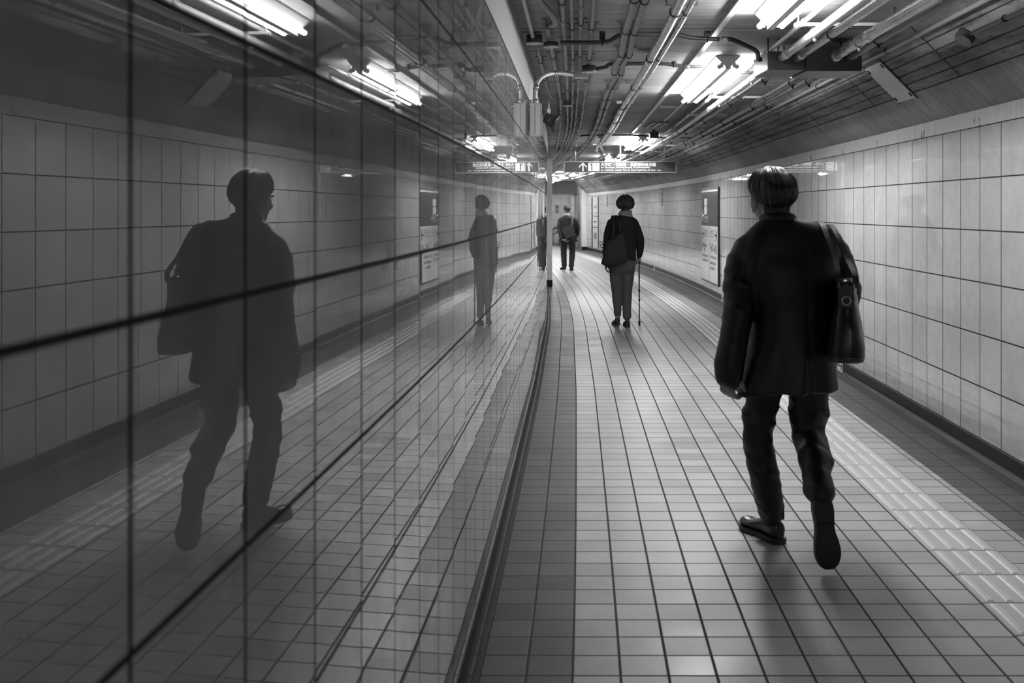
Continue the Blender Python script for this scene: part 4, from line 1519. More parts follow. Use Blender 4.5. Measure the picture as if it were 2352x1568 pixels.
def hair_shell(hc, R, k, thick, nape, fringe, mat, parent, strand=.006, seed=1.0, length=0.0, nu=150, nv=80, side=None, thin=0.0, taper=.75, low_t=.22, rag=.05):
    """star-shaped cap around the cranium; nape/fringe are the lowest elevations (rad) of the hairline behind and in front"""
    bm = bmesh.new(); uvl = bm.loops.layers.uv.new('uv')
    c0 = V((0, -.010, .030))
    rx, ry, rz = .080, .098, .084
    side = (nape + fringe) / 2 if side is None else side
    rows = []
    for j in range(nv + 1):
        el = math.pi / 2 - (math.pi * .86) * j / nv
        row = []
        for i in range(nu):
            az = 2 * math.pi * i / nu          # 0 = forward
            fwd = math.cos(az)
            if fwd > 0: line = side + (fringe - side) * fwd ** 1.2
            else: line = side + (nape - side) * (-fwd) ** .8
            line += rag * noise.noise(V((math.cos(az) * 6, math.sin(az) * 6, seed)))
            d = V((math.sin(az) * math.cos(el), math.cos(az) * math.cos(el), math.sin(el)))
            r0 = 1 / math.sqrt((d.x / rx) ** 2 + (d.y / ry) ** 2 + (d.z / rz) ** 2)
            if fwd < .15 and el < -.3:
                # hair runs down the back of the neck
                wn = min(1, (.15 - fwd) / .5)
                r0 += max(0, min(.066 / max(math.cos(el), .2), .175) - r0) * wn * min(1, (-.3 - el) / .3)
            t = min(max((el - line) / .16 + .5, 0), 1)
            t = t * t * (3 - 2 * t)
            low = min(max((.5 - el) / 1.2, 0), 1)
            st = noise.noise(V((math.cos(az) * 13, math.sin(az) * 13, el * 1.1 + seed))) + .6 * noise.noise(V((math.cos(az) * 34, math.sin(az) * 34, el * 1.6 - seed)))
            lump = noise.noise(V((math.cos(az) * 2.2, math.sin(az) * 2.2, el * 2.0 + seed * 3)))
            th = (thick * (1 + .35 * lump) + length * low) * (low_t + (1 - low_t) * min(1, max(0, (el - line) / taper))) + strand * st * (.35 + .65 * (1 - max(d.z, 0) ** 3))
            th -= thin * max(0, 1 - ((d.x / .5) ** 2 + ((d.y + .45) / .5) ** 2)) if d.z > .3 else 0
            r = r0 + t * th - (1 - t) * .022
            row.append(bm.verts.new(hc + R @ ((c0 + d * r) * k)))
            if j == 0: break
        rows.append(row)
    for j in range(nv):
        for i in range(nu):
            i2 = (i + 1) % nu
            if j == 0: vs = [rows[0][0], rows[1][i], rows[1][i2]]; uvs = [(i / nu, 0), (i / nu, 1 / nv), ((i + 1) / nu, 1 / nv)]
            else:
                vs = [rows[j][i], rows[j + 1][i], rows[j + 1][i2], rows[j][i2]]
                uvs = [(i / nu, j / nv), (i / nu, (j + 1) / nv), ((i + 1) / nu, (j + 1) / nv), ((i + 1) / nu, j / nv)]
            f = bm.faces.new(vs); f.smooth = True
            for lp, q in zip(f.loops, uvs): lp[uvl].uv = q
    bm.faces.new(rows[-1])
    return emit('hair', bm, mat, parent, smooth=True)


def shoe(fig, heel, toe, upv, parent, k=1.0, mat=None, lace=True):
    """leather shoe; heel and toe are the ends of the sole's underside (local)"""
    H, T = fig.w(heel), fig.w(toe)
    f = (T - H); ln = f.length; f.normalize()
    u = fig.d(upv); u = (u - f * u.dot(f)).normalized()
    s = f.cross(u)
    prof = [(.0, .010), (.012, .022), (.05, .031), (.15, .036), (.32, .033), (.45, .033), (.60, .042), (.74, .047), (.86, .043), (.95, .030), (1.0, .012)]
    hgt = [(.0, .064), (.012, .086), (.05, .097), (.15, .100), (.30, .098), (.42, .086), (.55, .070), (.70, .058), (.84, .055), (.94, .048), (1.0, .030)]
    bend = lambda t: .012 * max(0, (t - .7) / .3) ** 2
    bm = bmesh.new(); rows = []
    for (t, w), (_, h) in zip(smooth_path(prof, 3), smooth_path(hgt, 3)):
        w *= k; h *= k
        row = []
        for a in range(16):
            th = 2 * math.pi * a / 16
            c, q = math.cos(th), math.sin(th)
            x = math.copysign(abs(c) ** (.75 if q > 0 else .35), c) * w * (1 - .28 * max(q, 0))
            z = (.022 * k + (h - .022 * k) * (q * .5 + .5) ** .8) + bend(t)
            row.append(bm.verts.new(H + f * (t * ln) + s * x + u * z))
        rows.append(row)
    for i in range(len(rows) - 1):
        for a in range(16):
            bm.faces.new([rows[i][a], rows[i][(a + 1) % 16], rows[i + 1][(a + 1) % 16], rows[i + 1][a]]).smooth = True
    bm.faces.new(rows[0][::-1]); bm.faces.new(rows[-1])
    bmesh.ops.recalc_face_normals(bm, faces=bm.faces)
    o = emit('shoe', bm, mat or M_LEATHER, parent)
    # sole with welt and a stepped heel
    bm = bmesh.new()
    loops = []
    pr = smooth_path(prof, 3)
    for z, grow in ((0, .003), (.016, .005), (.024, .005)):
        lp = []
        ext = [(t, (w + grow) * k) for t, w in pr]
        for t, w in ext: lp.append((t, w))
        for t, w in ext[::-1]: lp.append((t, -w))
        ring_ = []
        for t, w in lp:
            zz = z * k + bend(t)
            if z == 0 and .33 < t < .52: zz += .004 * k
            tt = t * ln + (.004 if t > .9 else -.004 if t < .1 else 0)
            ring_.append(bm.verts.new(H + f * tt + s * w + u * zz))
        loops.append(ring_)
    n = len(loops[0])
    for i in range(2):
        for a in range(n):
            bm.faces.new([loops[i][a], loops[i][(a + 1) % n], loops[i + 1][(a + 1) % n], loops[i + 1][a]])
    m = n // 2
    for lp in (loops[0], loops[-1]):
        for a in range(m - 1):
            bm.faces.new([lp[a], lp[a + 1], lp[n - 2 - a], lp[n - 1 - a]])
    bmesh.ops.recalc_face_normals(bm, faces=bm.faces)
    emit('sole', bm, M_SOLE, o)
    if lace:
        bm = bmesh.new()
        for t, h in ((.44, .078), (.50, .070), (.56, .063)):
            c = H + f * (t * ln) + u * (h * k)
            tube(bm, [c - s * .02 * k, c + u * .004, c + s * .02 * k], .0022, 6)
        emit('lace', bm, M_SOLE, o)
    return o


# ------------------------------------------------------------ the suited man
def suited_man():
    fig = Figure((1.222, 4.55, 0))
    root = thing('person', fig.pos, 'person in a dark suit striding away nearest the camera, black bag on the right shoulder', 'person', None)
    hc = fig.w((-.070, .01, 1.546)); R = Matrix.Rotation(.22, 3, 'Z') @ Matrix.Rotation(-.10, 3, 'X') @ Matrix.Rotation(-.03, 3, 'Y')
    # continuous body under the clothes
    bm = bmesh.new()
    head_shape(bm, hc, R, 1.06)
    limb(bm, [(-.062, .0, 1.55, .062), (-.050, -.012, 1.47, .064), (-.035, -.02, 1.40, .074)], fig)
    shell(bm, [(-.03, -.01, 1.42, .09, .07, .1, 0), (-.01, 0, 1.37, .14, .07, .1, 0), (.0, 0, 1.27, .17, .09, .05, 0), (.01, 0, 1.05, .14, .10, 0, 0), (0, 0, .94, .13, .09, 0, 0), (0, 0, .86, .11, .08, 0, 0)], fig, 20)
    limb(bm, [(-.16, 0, 1.29, .045), (-.215, -.03, 1.18, .043), (-.222, -.065, 1.08, .042), (-.255, -.082, .93, .036), (-.286, -.09, .84, .027), (-.290, -.088, .80, .024)], fig)
    limb(bm, [(.165, 0, 1.32, .045), (.230, -.01, 1.23, .043), (.248, -.03, 1.12, .042), (.250, .07, 1.05, .037), (.23, .23, 1.03, .027), (.22, .27, 1.035, .024)], fig)
    hand(bm, fig, (-.290, -.088, .792), (.08, .08, -1), (.8, .6, .1), 1, 1.0, .85)
    hand(bm, fig, (.218, .275, 1.036), (-.25, .9, .25), (-.9, -.2, -.3), 1, 1.0, .75)
    limb(bm, [(-.085, 0, .86, .062), (-.11, .05, .65, .058), (-.115, .085, .46, .052), (-.08, .09, .28, .046), (-.045, .095, .10, .034)], fig)
    limb(bm, [(.09, 0, .86, .062), (.105, .04, .65, .058), (.105, .05, .46, .052), (.085, -.12, .40, .046), (.062, -.262, .325, .034)], fig)
    bm = volume_mesh(bm, .0045, 2)
    emit('body', bm, M_SKIN, root)
    eyes(hc, R, 1.06, root)
    hair_shell(hc, R, 1.06, .024, -1.17, .42, M_HAIRB, root, strand=.0055, seed=4.2, side=-.27, length=-.002, taper=.6, low_t=.12, rag=.08, nu=200, nv=110)
    # jacket: torso and sleeves fused
    bm = bmesh.new()
    shell(bm, [(-.044, -.02, 1.466, .066, .062, .04, -.15), (-.038, -.015, 1.450, .088, .072, .06, -.12), (-.012, -.01, 1.428, .150, .086, .08, 0), (.0, -.005, 1.385, .222, .102, .10, 0), (.002, 0, 1.32, .246, .120, .08, 0), (.004, -.003, 1.24, .226, .134, .05, 0),
               (.008, -.005, 1.14, .200, .140, .03, 0), (.014, -.005, 1.03, .178, .136, 0, 0), (.004, -.008, .90, .192, .146, 0, 0), (-.006, -.012, .79, .212, .156, .02, 0), (-.016, -.015, .702, .226, .160, .05, 0)], fig, 36, 2.3)
    limb(bm, [(-.198, 0, 1.275, .066), (-.222, -.025, 1.19, .066), (-.224, -.06, 1.08, .066), (-.252, -.078, .95, .063), (-.276, -.088, .84, .064), (-.284, -.09, .772, .056)], fig, 18)
    limb(bm, [(.208, 0, 1.318, .066), (.238, -.015, 1.23, .066), (.248, -.035, 1.12, .063), (.252, .03, 1.06, .058), (.245, .12, 1.04, .056), (.228, .235, 1.032, .048)], fig, 18)
    # left front panel flaring out at the hem
    limb(bm, [(-.10, .08, 1.0, .05), (-.175, .07, .86, .055, .05), (-.214, .03, .745, .048, .05)], fig, 14)
    jk = volume_mesh(bm, .008, 5, .0)
    jk.normal_update()
    mv = []
    for v in jk.verts:
        l = fig.R.transposed() @ (v.co - fig.pos)
        n = 0.0
        # sleeve creases
        arm = l.x < -.17 and l.z < 1.30 or l.x > .21 and .98 < l.z < 1.30
        if arm:
            q = (l.z + .5 * l.y - .5 * abs(l.x))
            n += .010 * max(0, noise.noise(V((q * 24, l.x * 5, l.y * 6 + 3)))) ** 1.0 * (1.2 if 1.0 < l.z < 1.2 else .6)
        # diagonal drag lines from the left shoulder, soft folds in the skirt
        if l.z > 1.05 and l.x < -.05:
            n += .013 * max(0, noise.noise(V(((l.x - (l.z - 1.35) * .42) * 22, (l.z + l.x) * 2.5, 1.7)))) * min(1, (l.z - 1.05) * 8)
        if l.z < .98: n += .018 * noise.noise(V((l.x * 12, l.y * 12, l.z * 2.2))) * min(1, (.98 - l.z) * 5)
        n += .005 * noise.noise(l * 7)
        # centre back seam and vent
        if l.y < -.02 and abs(l.x - .055) < .012 and l.z < 1.35: n -= .004 * (1 - abs(l.x - .055) / .012) * (2.4 if l.z < .86 else .6)
        mv.append(v.normal * n)
    for v, dlt in zip(jk.verts, mv): v.co += dlt
    j = emit('jacket', jk, M_SUIT, root)
    # folded jacket collar and shirt collar
    bm = bmesh.new()
    pts = []
    for k in range(13):
        t = math.pi * (.02 + .96 * k / 12) + math.pi
        pts.append((-.047 + math.cos(t) * .076, -.014 + math.sin(t) * .070, 1.452 - .002 * math.cos(t) + .020 * (-math.sin(t)), .010, .021))
    limb(bm, [p for p in pts], fig, 10, 2)
    emit('jacket_collar', volume_mesh(bm, .004, 2), M_SUIT, j)
    bm = bmesh.new()
    pts = []
    for k in range(21):
        t = 2 * math.pi * k / 20
        pts.append(fig.w((-.055 + math.cos(t) * .0705, -.012 + math.sin(t) * .067, 1.452 - .010 * math.cos(t) + .004 * math.sin(t))))
    tube(bm, pts, [(.006, .019)] * 21, 8, caps=False, ref=V((0, 0, 1)).cross(pts[1] - pts[0]).normalized())
    emit('shirt_collar', bm, M_SHIRT, root)
    bm = bmesh.new()
    for i in range(4):
        q = fig.w((-.305 + .002 * i, -.146, .800 + .018 * i))
        ball(bm, q, .0055, .003, .0055, 8, 6)
    emit('cuff_button', bm, M_LEATHER, j)
    # trousers
    bm = bmesh.new()
    shell(bm, [(0, 0, .93, .150, .115, 0, 0), (0, -.005, .84, .166, .128, 0, 0), (0, 0, .76, .160, .112, 0, 0), (0, 0, .71, .12, .07, 0, 0)], fig, 24)
    limb(bm, [(-.082, 0, .82, .094), (-.099, .045, .66, .076), (-.110, .085, .49, .070), (-.090, .088, .34, .068), (-.062, .090, .20, .062), (-.048, .092, .125, .060)], fig, 18)
    limb(bm, [(.092, 0, .82, .100), (.108, .035, .66, .088), (.112, .055, .50, .078), (.100, -.05, .435, .072), (.085, -.15, .385, .064), (.066, -.245, .338, .060), (.062, -.285, .312, .052)], fig, 18)
    tr = volume_mesh(bm, .008, 4)
    tr.normal_update()
    mv = []
    for v in tr.verts:
        l = fig.R.transposed() @ (v.co - fig.pos)
        lo = 1.3 if l.z < .62 else .7
        n = lo * .010 * noise.noise(V((l.x * 7 + (3 if l.x > 0 else 0), l.y * 7, (l.z + .3 * l.x + .3 * l.y) * 13)))
        n += lo * .008 * max(0, noise.noise(V((l.x * 10, l.y * 10, (l.z - .5 * l.y + .4 * l.x) * 26 + 5))))
        n += .004 * noise.noise(V((l.x * 20, l.y * 20, l.z * 7)))
        mv.append(v.normal * n)
    for v, dlt in zip(tr.verts, mv): v.co += dlt
    emit('trousers', tr, M_TROUS, root)
    shoe(fig, (-.016, .045, .0), (-.125, .300, .0), (0, 0, 1), root, 1.04)
    shoe(fig, (.060, -.330, .305), (.082, -.352, .028), (0, 1, .2), root, 1.04)
    # bag
    bag = thing('shoulder_bag', fig.w((.26, -.1, .88)), "black leather bag hanging by two straps from the suited man's right shoulder", 'bag', None)
    bx = V((.30, .95, 0)).normalized()                     # long axis, rear to front
    by = V((bx.y, -bx.x, 0))
    c0 = V((.208, -.165, 0))
    def bp(a, b, z): return c0 + bx * a + by * b + V((0, 0, z))
    bm = bmesh.new(); rows = []
    lev = [(.866, .150, .056), (.874, .172, .068), (.90, .180, .074), (.96, .178, .072), (1.03, .165, .060), (1.10, .145, .048), (1.16, .128, .042), (1.195, .118, .036), (1.208, .110, .020)]
    for z, la, wb in smooth_path(lev, 4):
        row = []
        for k in range(40):
            t = 2 * math.pi * k / 40
            c, s_ = math.cos(t), math.sin(t)
            a = math.copysign(abs(c) ** .55, c) * la
            b = math.copysign(abs(s_) ** .75, s_) * wb
            p = bp(a, b, z)
            nn = noise.noise(V((a * 14, b * 14, z * 16 + 3))) * .009 + .006 * math.sin(z * 120 + a * 30) * max(0, (z - 1.03) * 7)
            p += (bx * (a / .2) + by * (b / .08)) * nn
            row.append(bm.verts.new(fig.w(p)))
        rows.append(row)
    for i in range(len(rows) - 1):
        for k in range(40):
            bm.faces.new([rows[i][k], rows[i][(k + 1) % 40], rows[i + 1][(k + 1) % 40], rows[i + 1][k]]).smooth = True
    bm.faces.new(rows[0][::-1]); bm.faces.new(rows[-1])
    emit('bag_body', bm, M_LEATHER, bag)
    bm = bmesh.new(); rows = []
    for z, la, wb in ((.8655, .150, .057), (.868, .176, .072), (.885, .182, .077), (.893, .181, .0765)):
        row = []
        for k in range(40):
            t = 2 * math.pi * k / 40; c, s_ = math.cos(t), math.sin(t)
            row.append(bm.verts.new(fig.w(bp(math.copysign(abs(c) ** .55, c) * la, math.copysign(abs(s_) ** .75, s_) * wb, z))))
        rows.append(row)
    for i in range(3):
        for k in range(40):
            bm.faces.new([rows[i][k], rows[i][(k + 1) % 40], rows[i + 1][(k + 1) % 40], rows[i + 1][k]]).smooth = True
    bm.faces.new(rows[0][::-1])
    emit('bag_base', bm, plain('worn_bag_base', .045, .35, var=.2), bag)
    bm = bmesh.new()
    obox(bm, fig.w(bp(-.146, 0, 1.14)), fig.d(by), V((0, 0, 1)), fig.d(-bx), .030, .045, .006, .004)
    emit('bag_tab', bm, M_LEATHER, bag)
    bm = bmesh.new()
    ring(bm, fig.w(bp(-.160, .0, 1.125)), fig.d(bx), .017, .0028, 16, 6)
    emit('tab_ring', bm, M_STEEL, bag)
    for s, (sx, sy) in ((-1, (.158, -.030)), (1, (.212, -.005))):
        pts = [bp(-.085 if s < 0 else .10, s * .030, 1.165), bp(-.080 if s < 0 else .08, s * .040, 1.21)]
        if s < 0:
            rear = [bp(-.118, -.030, 1.175), bp(-.120, -.034, 1.225), V((.148, -.200, 1.30)), V((.136, -.135, 1.385)), V((.133, -.075, 1.436)), V((.138, 0, 1.447)), V((.150, .08, 1.415)), V((.18, .135, 1.33)), bp(.118, -.034, 1.205), bp(.118, -.03, 1.16)]
        else:
            rear = [bp(-.118, .030, 1.175), bp(-.120, .034, 1.225), V((.205, -.190, 1.29)), V((.188, -.130, 1.375)), V((.185, -.065, 1.422)), V((.186, 0, 1.433)), V((.195, .075, 1.402)), V((.225, .13, 1.32)), bp(.118, .034, 1.205), bp(.118, .03, 1.16)]
        q = smooth_path([tuple(p) for p in rear], 6)
        bm = bmesh.new()
        w_ = [fig.w(p) for p in q]
        # flat strap lying along the shoulder
        prev = None
        for i, p in enumerate(w_):
            d = (w_[min(i + 1, len(w_) - 1)] - w_[max(i - 1, 0)]).normalized()
            a = V((1, 0, 0)) - d * d.x
            a.normalize(); b = d.cross(a)
            row = [bm.verts.new(p + a * (sx_ * .0115) + b * (sz_ * .0028)) for sx_, sz_ in ((-1, -1), (1, -1), (1, 1), (-1, 1))]
            if prev:
                for k in range(4):
                    bm.faces.new([prev[k], prev[(k + 1) % 4], row[(k + 1) % 4], row[k]])
            else: bm.faces.new(row[::-1])
            prev = row
        bm.faces.new(prev)
        st = emit('strap', bm, plain('black_strap_leather', .022, .32), bag)
        bm = bmesh.new()
        ring(bm, fig.w(bp(-.119, s * .030, 1.185)), fig.d(by), .013, .003, 14, 6)
        emit('strap_ring', bm, M_STEEL, st)


suited_man()


# ------------------------------------------------------------ the woman with the stick
def stick_woman():
    fig = Figure((1.464, 13.2, 0))
    root = thing('person', fig.pos, 'person in black jacket, pale scarf and grey trousers walking with a stick', 'person', None)
    hc = fig.w((.0, .02, 1.552)); R = Matrix.Rotation(-.05, 3, 'Z') @ Matrix.Rotation(-.22, 3, 'X')
    bm = bmesh.new()
    head_shape(bm, hc, R, 1.0, False)
    limb(bm, [(0, .01, 1.53, .05), (-.005, -.01, 1.45, .052), (-.02, -.02, 1.38, .065)], fig)
    shell(bm, [(-.03, -.01, 1.39, .08, .07, 0, 0), (-.04, 0, 1.34, .15, .09, 0, 0), (-.04, 0, 1.2, .15, .10, 0, 0), (-.045, 0, 1.0, .13, .10, 0, 0), (-.05, 0, .86, .11, .08, 0, 0)], fig, 20)
    limb(bm, [(-.16, 0, 1.30, .038), (-.222, -.012, 1.19, .036), (-.239, -.004, 1.08, .034), (-.250, .05, .94, .030), (-.252, .088, .82, .024)], fig)
    limb(bm, [(.09, 0, 1.30, .038), (.150, -.012, 1.21, .036), (.183, -.024, 1.11, .034), (.19, .04, .98, .030), (.183, .09, .90, .024)], fig)
    hand(bm, fig, (-.252, .09, .812), (.05, .1, -1), (1, 0, .1), 1, .92, .5)
    hand(bm, fig, (.182, .095, .892), (.02, .35, -.9), (-.6, .7, .25), -1, .92, 1.05)
    limb(bm, [(-.12, 0, .84, .060), (-.115, .03, .46, .046), (-.10, .03, .10, .033)], fig)
    limb(bm, [(.025, 0, .84, .060), (.012, .0, .46, .046), (.012, -.05, .10, .033)], fig)
    emit('body', volume_mesh(bm, .0055, 2), M_SKIN, root)
    eyes(hc, R, 1.0, root)
    hair_shell(hc, R, 1.0, .030, -.86, .25, M_HAIRW, root, strand=.016, seed=9.1, length=.006, side=-.84, nu=150, nv=80, taper=.5, low_t=.35, rag=.11)
    # jacket
    bm = bmesh.new()
    shell(bm, [(-.012, -.015, 1.435, .070, .070, 0, 0), (-.025, -.012, 1.405, .125, .088, .0, 0), (-.038, -.005, 1.362, .196, .110, 0, 0), (-.04, 0, 1.30, .205, .122, 0, 0), (-.036, 0, 1.16, .180, .135, 0, 0), (-.036, 0, 1.02, .165, .138, 0, 0), (-.036, -.005, .90, .170, .148, 0, 0), (-.036, -.008, .855, .172, .152, 0, 0)], fig, 28, 2.3)
    limb(bm, [(-.190, 0, 1.310, .062), (-.228, -.015, 1.20, .055), (-.240, -.005, 1.08, .052), (-.250, .05, .94, .047), (-.254, .08, .83, .040)], fig)
    limb(bm, [(.115, 0, 1.31, .062), (.156, -.015, 1.22, .055), (.184, -.025, 1.12, .052), (.190, .03, 1.0, .047), (.185, .075, .905, .040)], fig)
    emit('jacket', volume_mesh(bm, .009, 4, .009, (8, 8, 5), 2.0), M_KNIT, root)
    # scarf: two overlapping folds round the neck
    bm = bmesh.new()
    for (R0, z0, tl, rr, sd) in ((.072, 1.455, .012, .024, 0.), (.084, 1.432, -.020, .022, 2.), (.066, 1.478, .006, .020, 4.)):
        pts = []
        for k in range(24):
            t = 2 * math.pi * k / 24
            pts.append((-.002 + math.cos(t) * R0, -.005 + math.sin(t) * R0 * .92, z0 + tl * math.cos(t) + .006 * math.sin(3 * t + sd), rr * .55, rr))
        pts.append(pts[0])
        limb(bm, pts, fig, 10, 2)
    emit('scarf', volume_mesh(bm, .006, 3, .003, (14, 14, 30), 5.), M_SCARF, root)
    # trousers
    bm = bmesh.new()
    shell(bm, [(-.045, -.005, .92, .155, .13, 0, 0), (-.048, -.01, .82, .174, .145, 0, 0), (-.048, -.008, .75, .168, .130, 0, 0), (-.048, 0, .69, .145, .095, 0, 0), (-.048, .0, .65, .10, .05, 0, 0)], fig, 24)
    limb(bm, [(-.130, 0, .78, .092), (-.118, .02, .60, .080), (-.112, .03, .42, .066), (-.104, .03, .25, .055), (-.100, .03, .155, .048)], fig)
    limb(bm, [(.032, 0, .78, .096), (.020, .01, .60, .084), (.014, 0, .42, .070), (.012, -.03, .25, .058), (.012, -.045, .135, .056)], fig)
    tr = volume_mesh(bm, .010, 8, .007, (7, 7, 6), 8.)
    for v in tr.verts:
        l = v.co - fig.pos
        # crease below the right seat
        if l.y < 0 and l.x > -.05:
            d = abs(l.z - (.755 + .42 * (l.x + .03)))
            if d < .02: v.co.y += .012 * (1 - d / .02)
    emit('trousers', tr, M_GREYT, root)
    shoe(fig, (-.100, -.02, .02), (-.125, .20, .0), (0, .1, 1), root, .95, M_LEATHER)
    shoe(fig, (.012, -.10, 0), (.022, .125, 0), (0, 0, 1), root, .98, M_LEATHER)
    # stick
    st = thing('walking_stick', fig.w((.196, .10, 0)), 'slim adjustable walking stick in the right hand of the person with the tote', 'walking stick', None)
    top, tip = fig.w((.190, .128, .90)), fig.w((.197, .16, 0))
    bm = bmesh.new(); tube(bm, [top, top.lerp(tip, .32), top.lerp(tip, .322), top.lerp(tip, .60), top.lerp(tip, .602), tip + V((0, 0, .05))], [.011, .011, .0095, .0095, .008, .008], 10); emit('shaft', bm, M_DARKP, st)
    bm = bmesh.new(); tube(bm, [top + fig.d((0, -.06, .012)), top + fig.d((0, -.03, .018)), top + fig.d((0, .03, .012)), top + fig.d((0, .05, .0))], [.012, .015, .015, .012], 10)
    tube(bm, [top, top - V((0, 0, .10))], .0145, 10); emit('grip', bm, M_RUBBER, st)
    bm = bmesh.new()
    for q in (.50, .64):
        p = top.lerp(tip, q); cyl(bm, p - V((0, 0, .012)), p + V((0, 0, .012)), .0135, 10)
    emit('locking_collar', bm, M_BLACK, st)
    bm = bmesh.new(); tube(bm, [tip, tip + V((0, 0, .035)), tip + V((0, 0, .036)), tip + V((0, 0, .05))], [.013, .012, .028, .018], 12); emit('ferrule', bm, M_RUBBER, st)
    # tote
    bag = thing('tote_bag', fig.w((-.19, -.2, .8)), 'large slouching black tote bag hanging from the left shoulder of the person with the stick', 'bag', None)
    # outline seen from behind: (x, z) corners, thick in y
    out = [(-.335, .815), (-.215, .772), (-.09, .815), (.0, .865), (-.012, 1.00), (-.035, 1.225), (-.10, 1.215), (-.158, 1.165), (-.23, 1.115), (-.275, 1.03)]
    bm = bmesh.new(); cen = (-.165, .98)
    rows = []
    for k, (sc, yy) in enumerate(((.80, -.285), (.96, -.265), (1.0, -.235), (1.0, -.195), (.96, -.168), (.80, -.155))):
        row = []
        q = smooth_path([(a, b) for a, b in out] + [out[0]], 3)[:-1]
        for a, b in q:
            x = cen[0] + (a - cen[0]) * sc; z = cen[1] + (b - cen[1]) * sc
            yv = yy + .018 * noise.noise(V((x * 9, z * 9, k * .4))) + (.03 * max(0, z - 1.05) / .15)
            row.append(bm.verts.new(fig.w((x, yv, z))))
        rows.append(row)
    n = len(rows[0])
    for i in range(5):
        for k in range(n):
            bm.faces.new([rows[i][k], rows[i][(k + 1) % n], rows[i + 1][(k + 1) % n], rows[i + 1][k]]).smooth = True
    for row in (rows[0], rows[-1]):
        c = bm.verts.new(sum((v.co for v in row), V((0, 0, 0))) / n)
        for k in range(n): bm.faces.new([row[k], row[(k + 1) % n], c]).smooth = True
    bmesh.ops.recalc_face_normals(bm, faces=bm.faces)
    emit('bag_body', bm, M_CANVAS, bag)
    for pts in ([(-.19, -.20, 1.13), (-.176, -.185, 1.25), (-.165, -.145, 1.36), (-.165, -.06, 1.425), (-.17, .02, 1.415), (-.175, .08, 1.36)], [(-.085, -.21, 1.20), (-.105, -.175, 1.30), (-.125, -.14, 1.375), (-.125, -.06, 1.428), (-.13, .02, 1.42), (-.14, .08, 1.36)]):
        bm = bmesh.new()
        tube(bm, [fig.w(p) for p in smooth_path(pts, 5)], [(.014, .005)] * 26, 8, ref=fig.d((1, 0, 0)))
        emit('strap', bm, M_CANVAS, bag)
    bm = bmesh.new()
    for k in range(4):
        ring(bm, fig.w((-.335 + .012 * k, -.19 + .01 * k, 1.075 - .035 * k)), fig.d((.3, 1, .2)), .020, .004, 12, 5)
    emit('chain_charm', bm, M_DKMET, bag)


stick_woman()


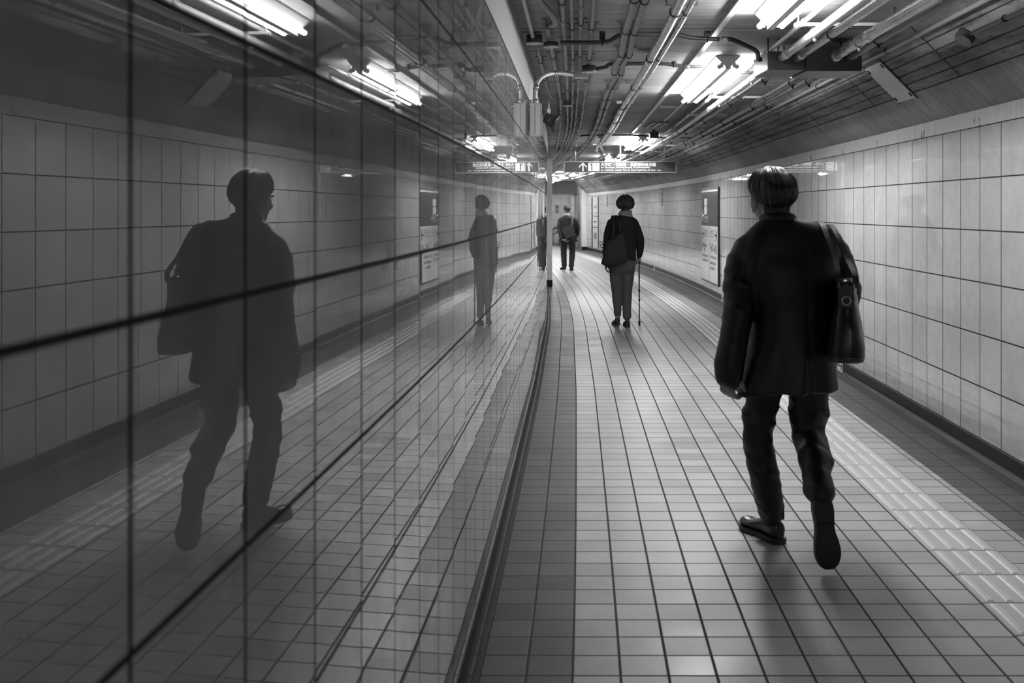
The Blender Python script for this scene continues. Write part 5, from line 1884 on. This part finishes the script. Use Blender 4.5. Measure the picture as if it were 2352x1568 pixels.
# ------------------------------------------------------------ the far man
def far_man():
    fig = Figure((1.388, 25.4, 0))
    root = thing('person', fig.pos, 'person farthest away by the white post, dark jacket, grey hair, bag slung across the back', 'person', None)
    hc = fig.w((-.02, .05, 1.492)); R = Matrix.Rotation(.1, 3, 'Z') @ Matrix.Rotation(-.38, 3, 'X')
    bm = bmesh.new()
    head_shape(bm, hc, R, 1.0, False)
    limb(bm, [(-.02, .03, 1.46, .055), (-.02, 0, 1.38, .058), (-.01, -.02, 1.30, .07)], fig)
    shell(bm, [(-.01, -.01, 1.33, .08, .07, 0, 0), (0, 0, 1.26, .14, .08, 0, 0), (0, 0, 1.1, .15, .09, 0, 0), (0, 0, .95, .13, .10, 0, 0), (0, 0, .82, .11, .08, 0, 0)], fig, 20)
    limb(bm, [(-.16, 0, 1.235, .038), (-.222, -.055, 1.04, .036), (-.175, -.13, .86, .034), (-.125, -.185, .765, .025)], fig)
    limb(bm, [(.16, 0, 1.235, .038), (.238, -.02, 1.04, .036), (.215, .10, .86, .034), (.19, .16, .80, .025)], fig)
    hand(bm, fig, (-.12, -.19, .757), (.75, -.25, -.35), (.2, .3, 1), 1, .95, .5)
    hand(bm, fig, (.188, .165, .795), (-.2, .6, -.7), (-1, 0, 0), 1, .95, .6)
    limb(bm, [(-.085, 0, .80, .060), (-.095, .05, .44, .05), (-.09, -.05, .10, .033)], fig)
    limb(bm, [(.09, 0, .80, .060), (.10, .02, .44, .05), (.085, -.02, .10, .033)], fig)
    emit('body', volume_mesh(bm, .007, 2), M_SKIN, root)
    eyes(hc, R, 1.0, root)
    hair_shell(hc, R, 1.0, .015, -.98, .62, M_HAIRG, root, strand=.004, seed=2.4, side=-.15, nu=90, nv=50, thin=.016)
    bm = bmesh.new()
    shell(bm, [(-.02, -.01, 1.365, .070, .068, 0, 0), (-.012, -.01, 1.335, .12, .085, 0, 0), (-.004, -.005, 1.30, .195, .108, 0, 0), (0, 0, 1.24, .215, .122, 0, 0), (0, 0, 1.08, .195, .14, 0, 0), (0, 0, .95, .188, .14, 0, 0), (.01, -.005, .80, .215, .152, 0, 0), (.018, -.008, .705, .232, .158, .06, 0)], fig, 28, 2.3)
    limb(bm, [(-.188, 0, 1.245, .064), (-.220, -.03, 1.12, .056), (-.220, -.07, 1.0, .052), (-.17, -.13, .86, .047), (-.138, -.17, .79, .041)], fig)
    limb(bm, [(.185, 0, 1.245, .064), (.230, -.02, 1.12, .056), (.242, -.02, 1.0, .052), (.222, .07, .88, .047), (.20, .135, .82, .041)], fig)
    emit('jacket', volume_mesh(bm, .011, 4, .006, (7, 7, 4), 12.), M_FARSUIT, root)
    bm = bmesh.new()
    shell(bm, [(0, 0, .88, .150, .12, 0, 0), (0, -.005, .79, .166, .13, 0, 0), (0, 0, .71, .158, .112, 0, 0), (0, 0, .66, .12, .07, 0, 0)], fig, 24)
    limb(bm, [(-.088, 0, .75, .095), (-.100, .04, .58, .082), (-.104, .05, .42, .076), (-.098, 0, .26, .070), (-.092, -.04, .13, .066)], fig)
    limb(bm, [(.092, 0, .75, .095), (.105, .02, .58, .082), (.105, .02, .42, .074), (.092, 0, .26, .068), (.082, -.015, .11, .066)], fig)
    emit('trousers', volume_mesh(bm, .011, 3, .008, (6, 6, 9), 15.), M_FARTR, root)
    shoe(fig, (-.070, -.10, .03), (-.165, .13, .005), (0, .1, 1), root, 1.05)
    shoe(fig, (.080, -.08, 0), (.098, .18, 0), (0, 0, 1), root, 1.05)
    bm = bmesh.new()
    pts = []
    for k in range(17):
        t = 2 * math.pi * k / 16
        pts.append(fig.w((-.02 + math.cos(t) * .067, .005 + math.sin(t) * .064, 1.375 - .012 * math.sin(t))))
    tube(bm, pts, [(.006, .015)] * 17, 8, caps=False, ref=V((0, 0, 1)).cross(pts[1] - pts[0]).normalized())
    emit('shirt_collar', bm, M_SHIRT, root)
    bag = thing('messenger_bag', fig.w((0, -.2, .74)), 'grey messenger bag slung across the back of the farthest person', 'bag', None)
    a = fig.d(V((.86, 0, .50)).normalized()); b = fig.d(V((-.46, 0, .89)).normalized())
    a = V((.93, 0, .37)); b = V((-.37, 0, .93)).normalized(); a.normalize()
    nrm = V((0, -1, 0))
    c = fig.w((.008, -.205, .965))
    bm = bmesh.new(); obox(bm, c, a, b, nrm, .135, .145, .038, .014); emit('bag_body', bm, M_BAGGREY, bag)
    bm = bmesh.new(); obox(bm, c - b * .095 + nrm * .040, a, b, nrm, .128, .006, .0035, .001); emit('bag_trim', bm, M_STRAP, bag)
    bm = bmesh.new(); obox(bm, c + b * .03 + nrm * .041, a, b, nrm, .128, .095, .004, .003); emit('bag_flap', bm, M_BAGGREY, bag)
    bm = bmesh.new(); ball(bm, c + a * .03 + b * .05 + nrm * .046, .008, .004, .008, 8, 6); emit('flap_stud', bm, M_STEEL, bag)
    bm = bmesh.new()
    pts = [(.145, -.205, .90), (.115, -.20, 1.02), (.085, -.185, 1.12), (.098, -.155, 1.24), (.108, -.09, 1.35), (.11, .0, 1.36), (.09, .09, 1.30)]
    tube(bm, [fig.w(p) for p in smooth_path(pts, 5)], [(.020, .004)] * 31, 8, ref=fig.d((1, 0, 0)))
    emit('strap', bm, M_STRAP, bag)


far_man()
# ------------------------------------------------------------------ view
SC.view_settings.view_transform = 'Standard'
SC.view_settings.look = 'None'
SC.view_settings.gamma = 1.0
SC.view_settings.exposure = 0.14
w = bpy.data.worlds.new('dark_world')
w.use_nodes = True
w.node_tree.nodes['Background'].inputs[0].default_value = (0, 0, 0, 1)
SC.world = w
SC.cycles.max_bounces = 8
SC.cycles.diffuse_bounces = 4
SC.cycles.glossy_bounces = 5
SC.cycles.sample_clamp_indirect = 6.0
SC.cycles.caustics_reflective = False
SC.cycles.caustics_refractive = False
SC.cycles.use_denoising = True
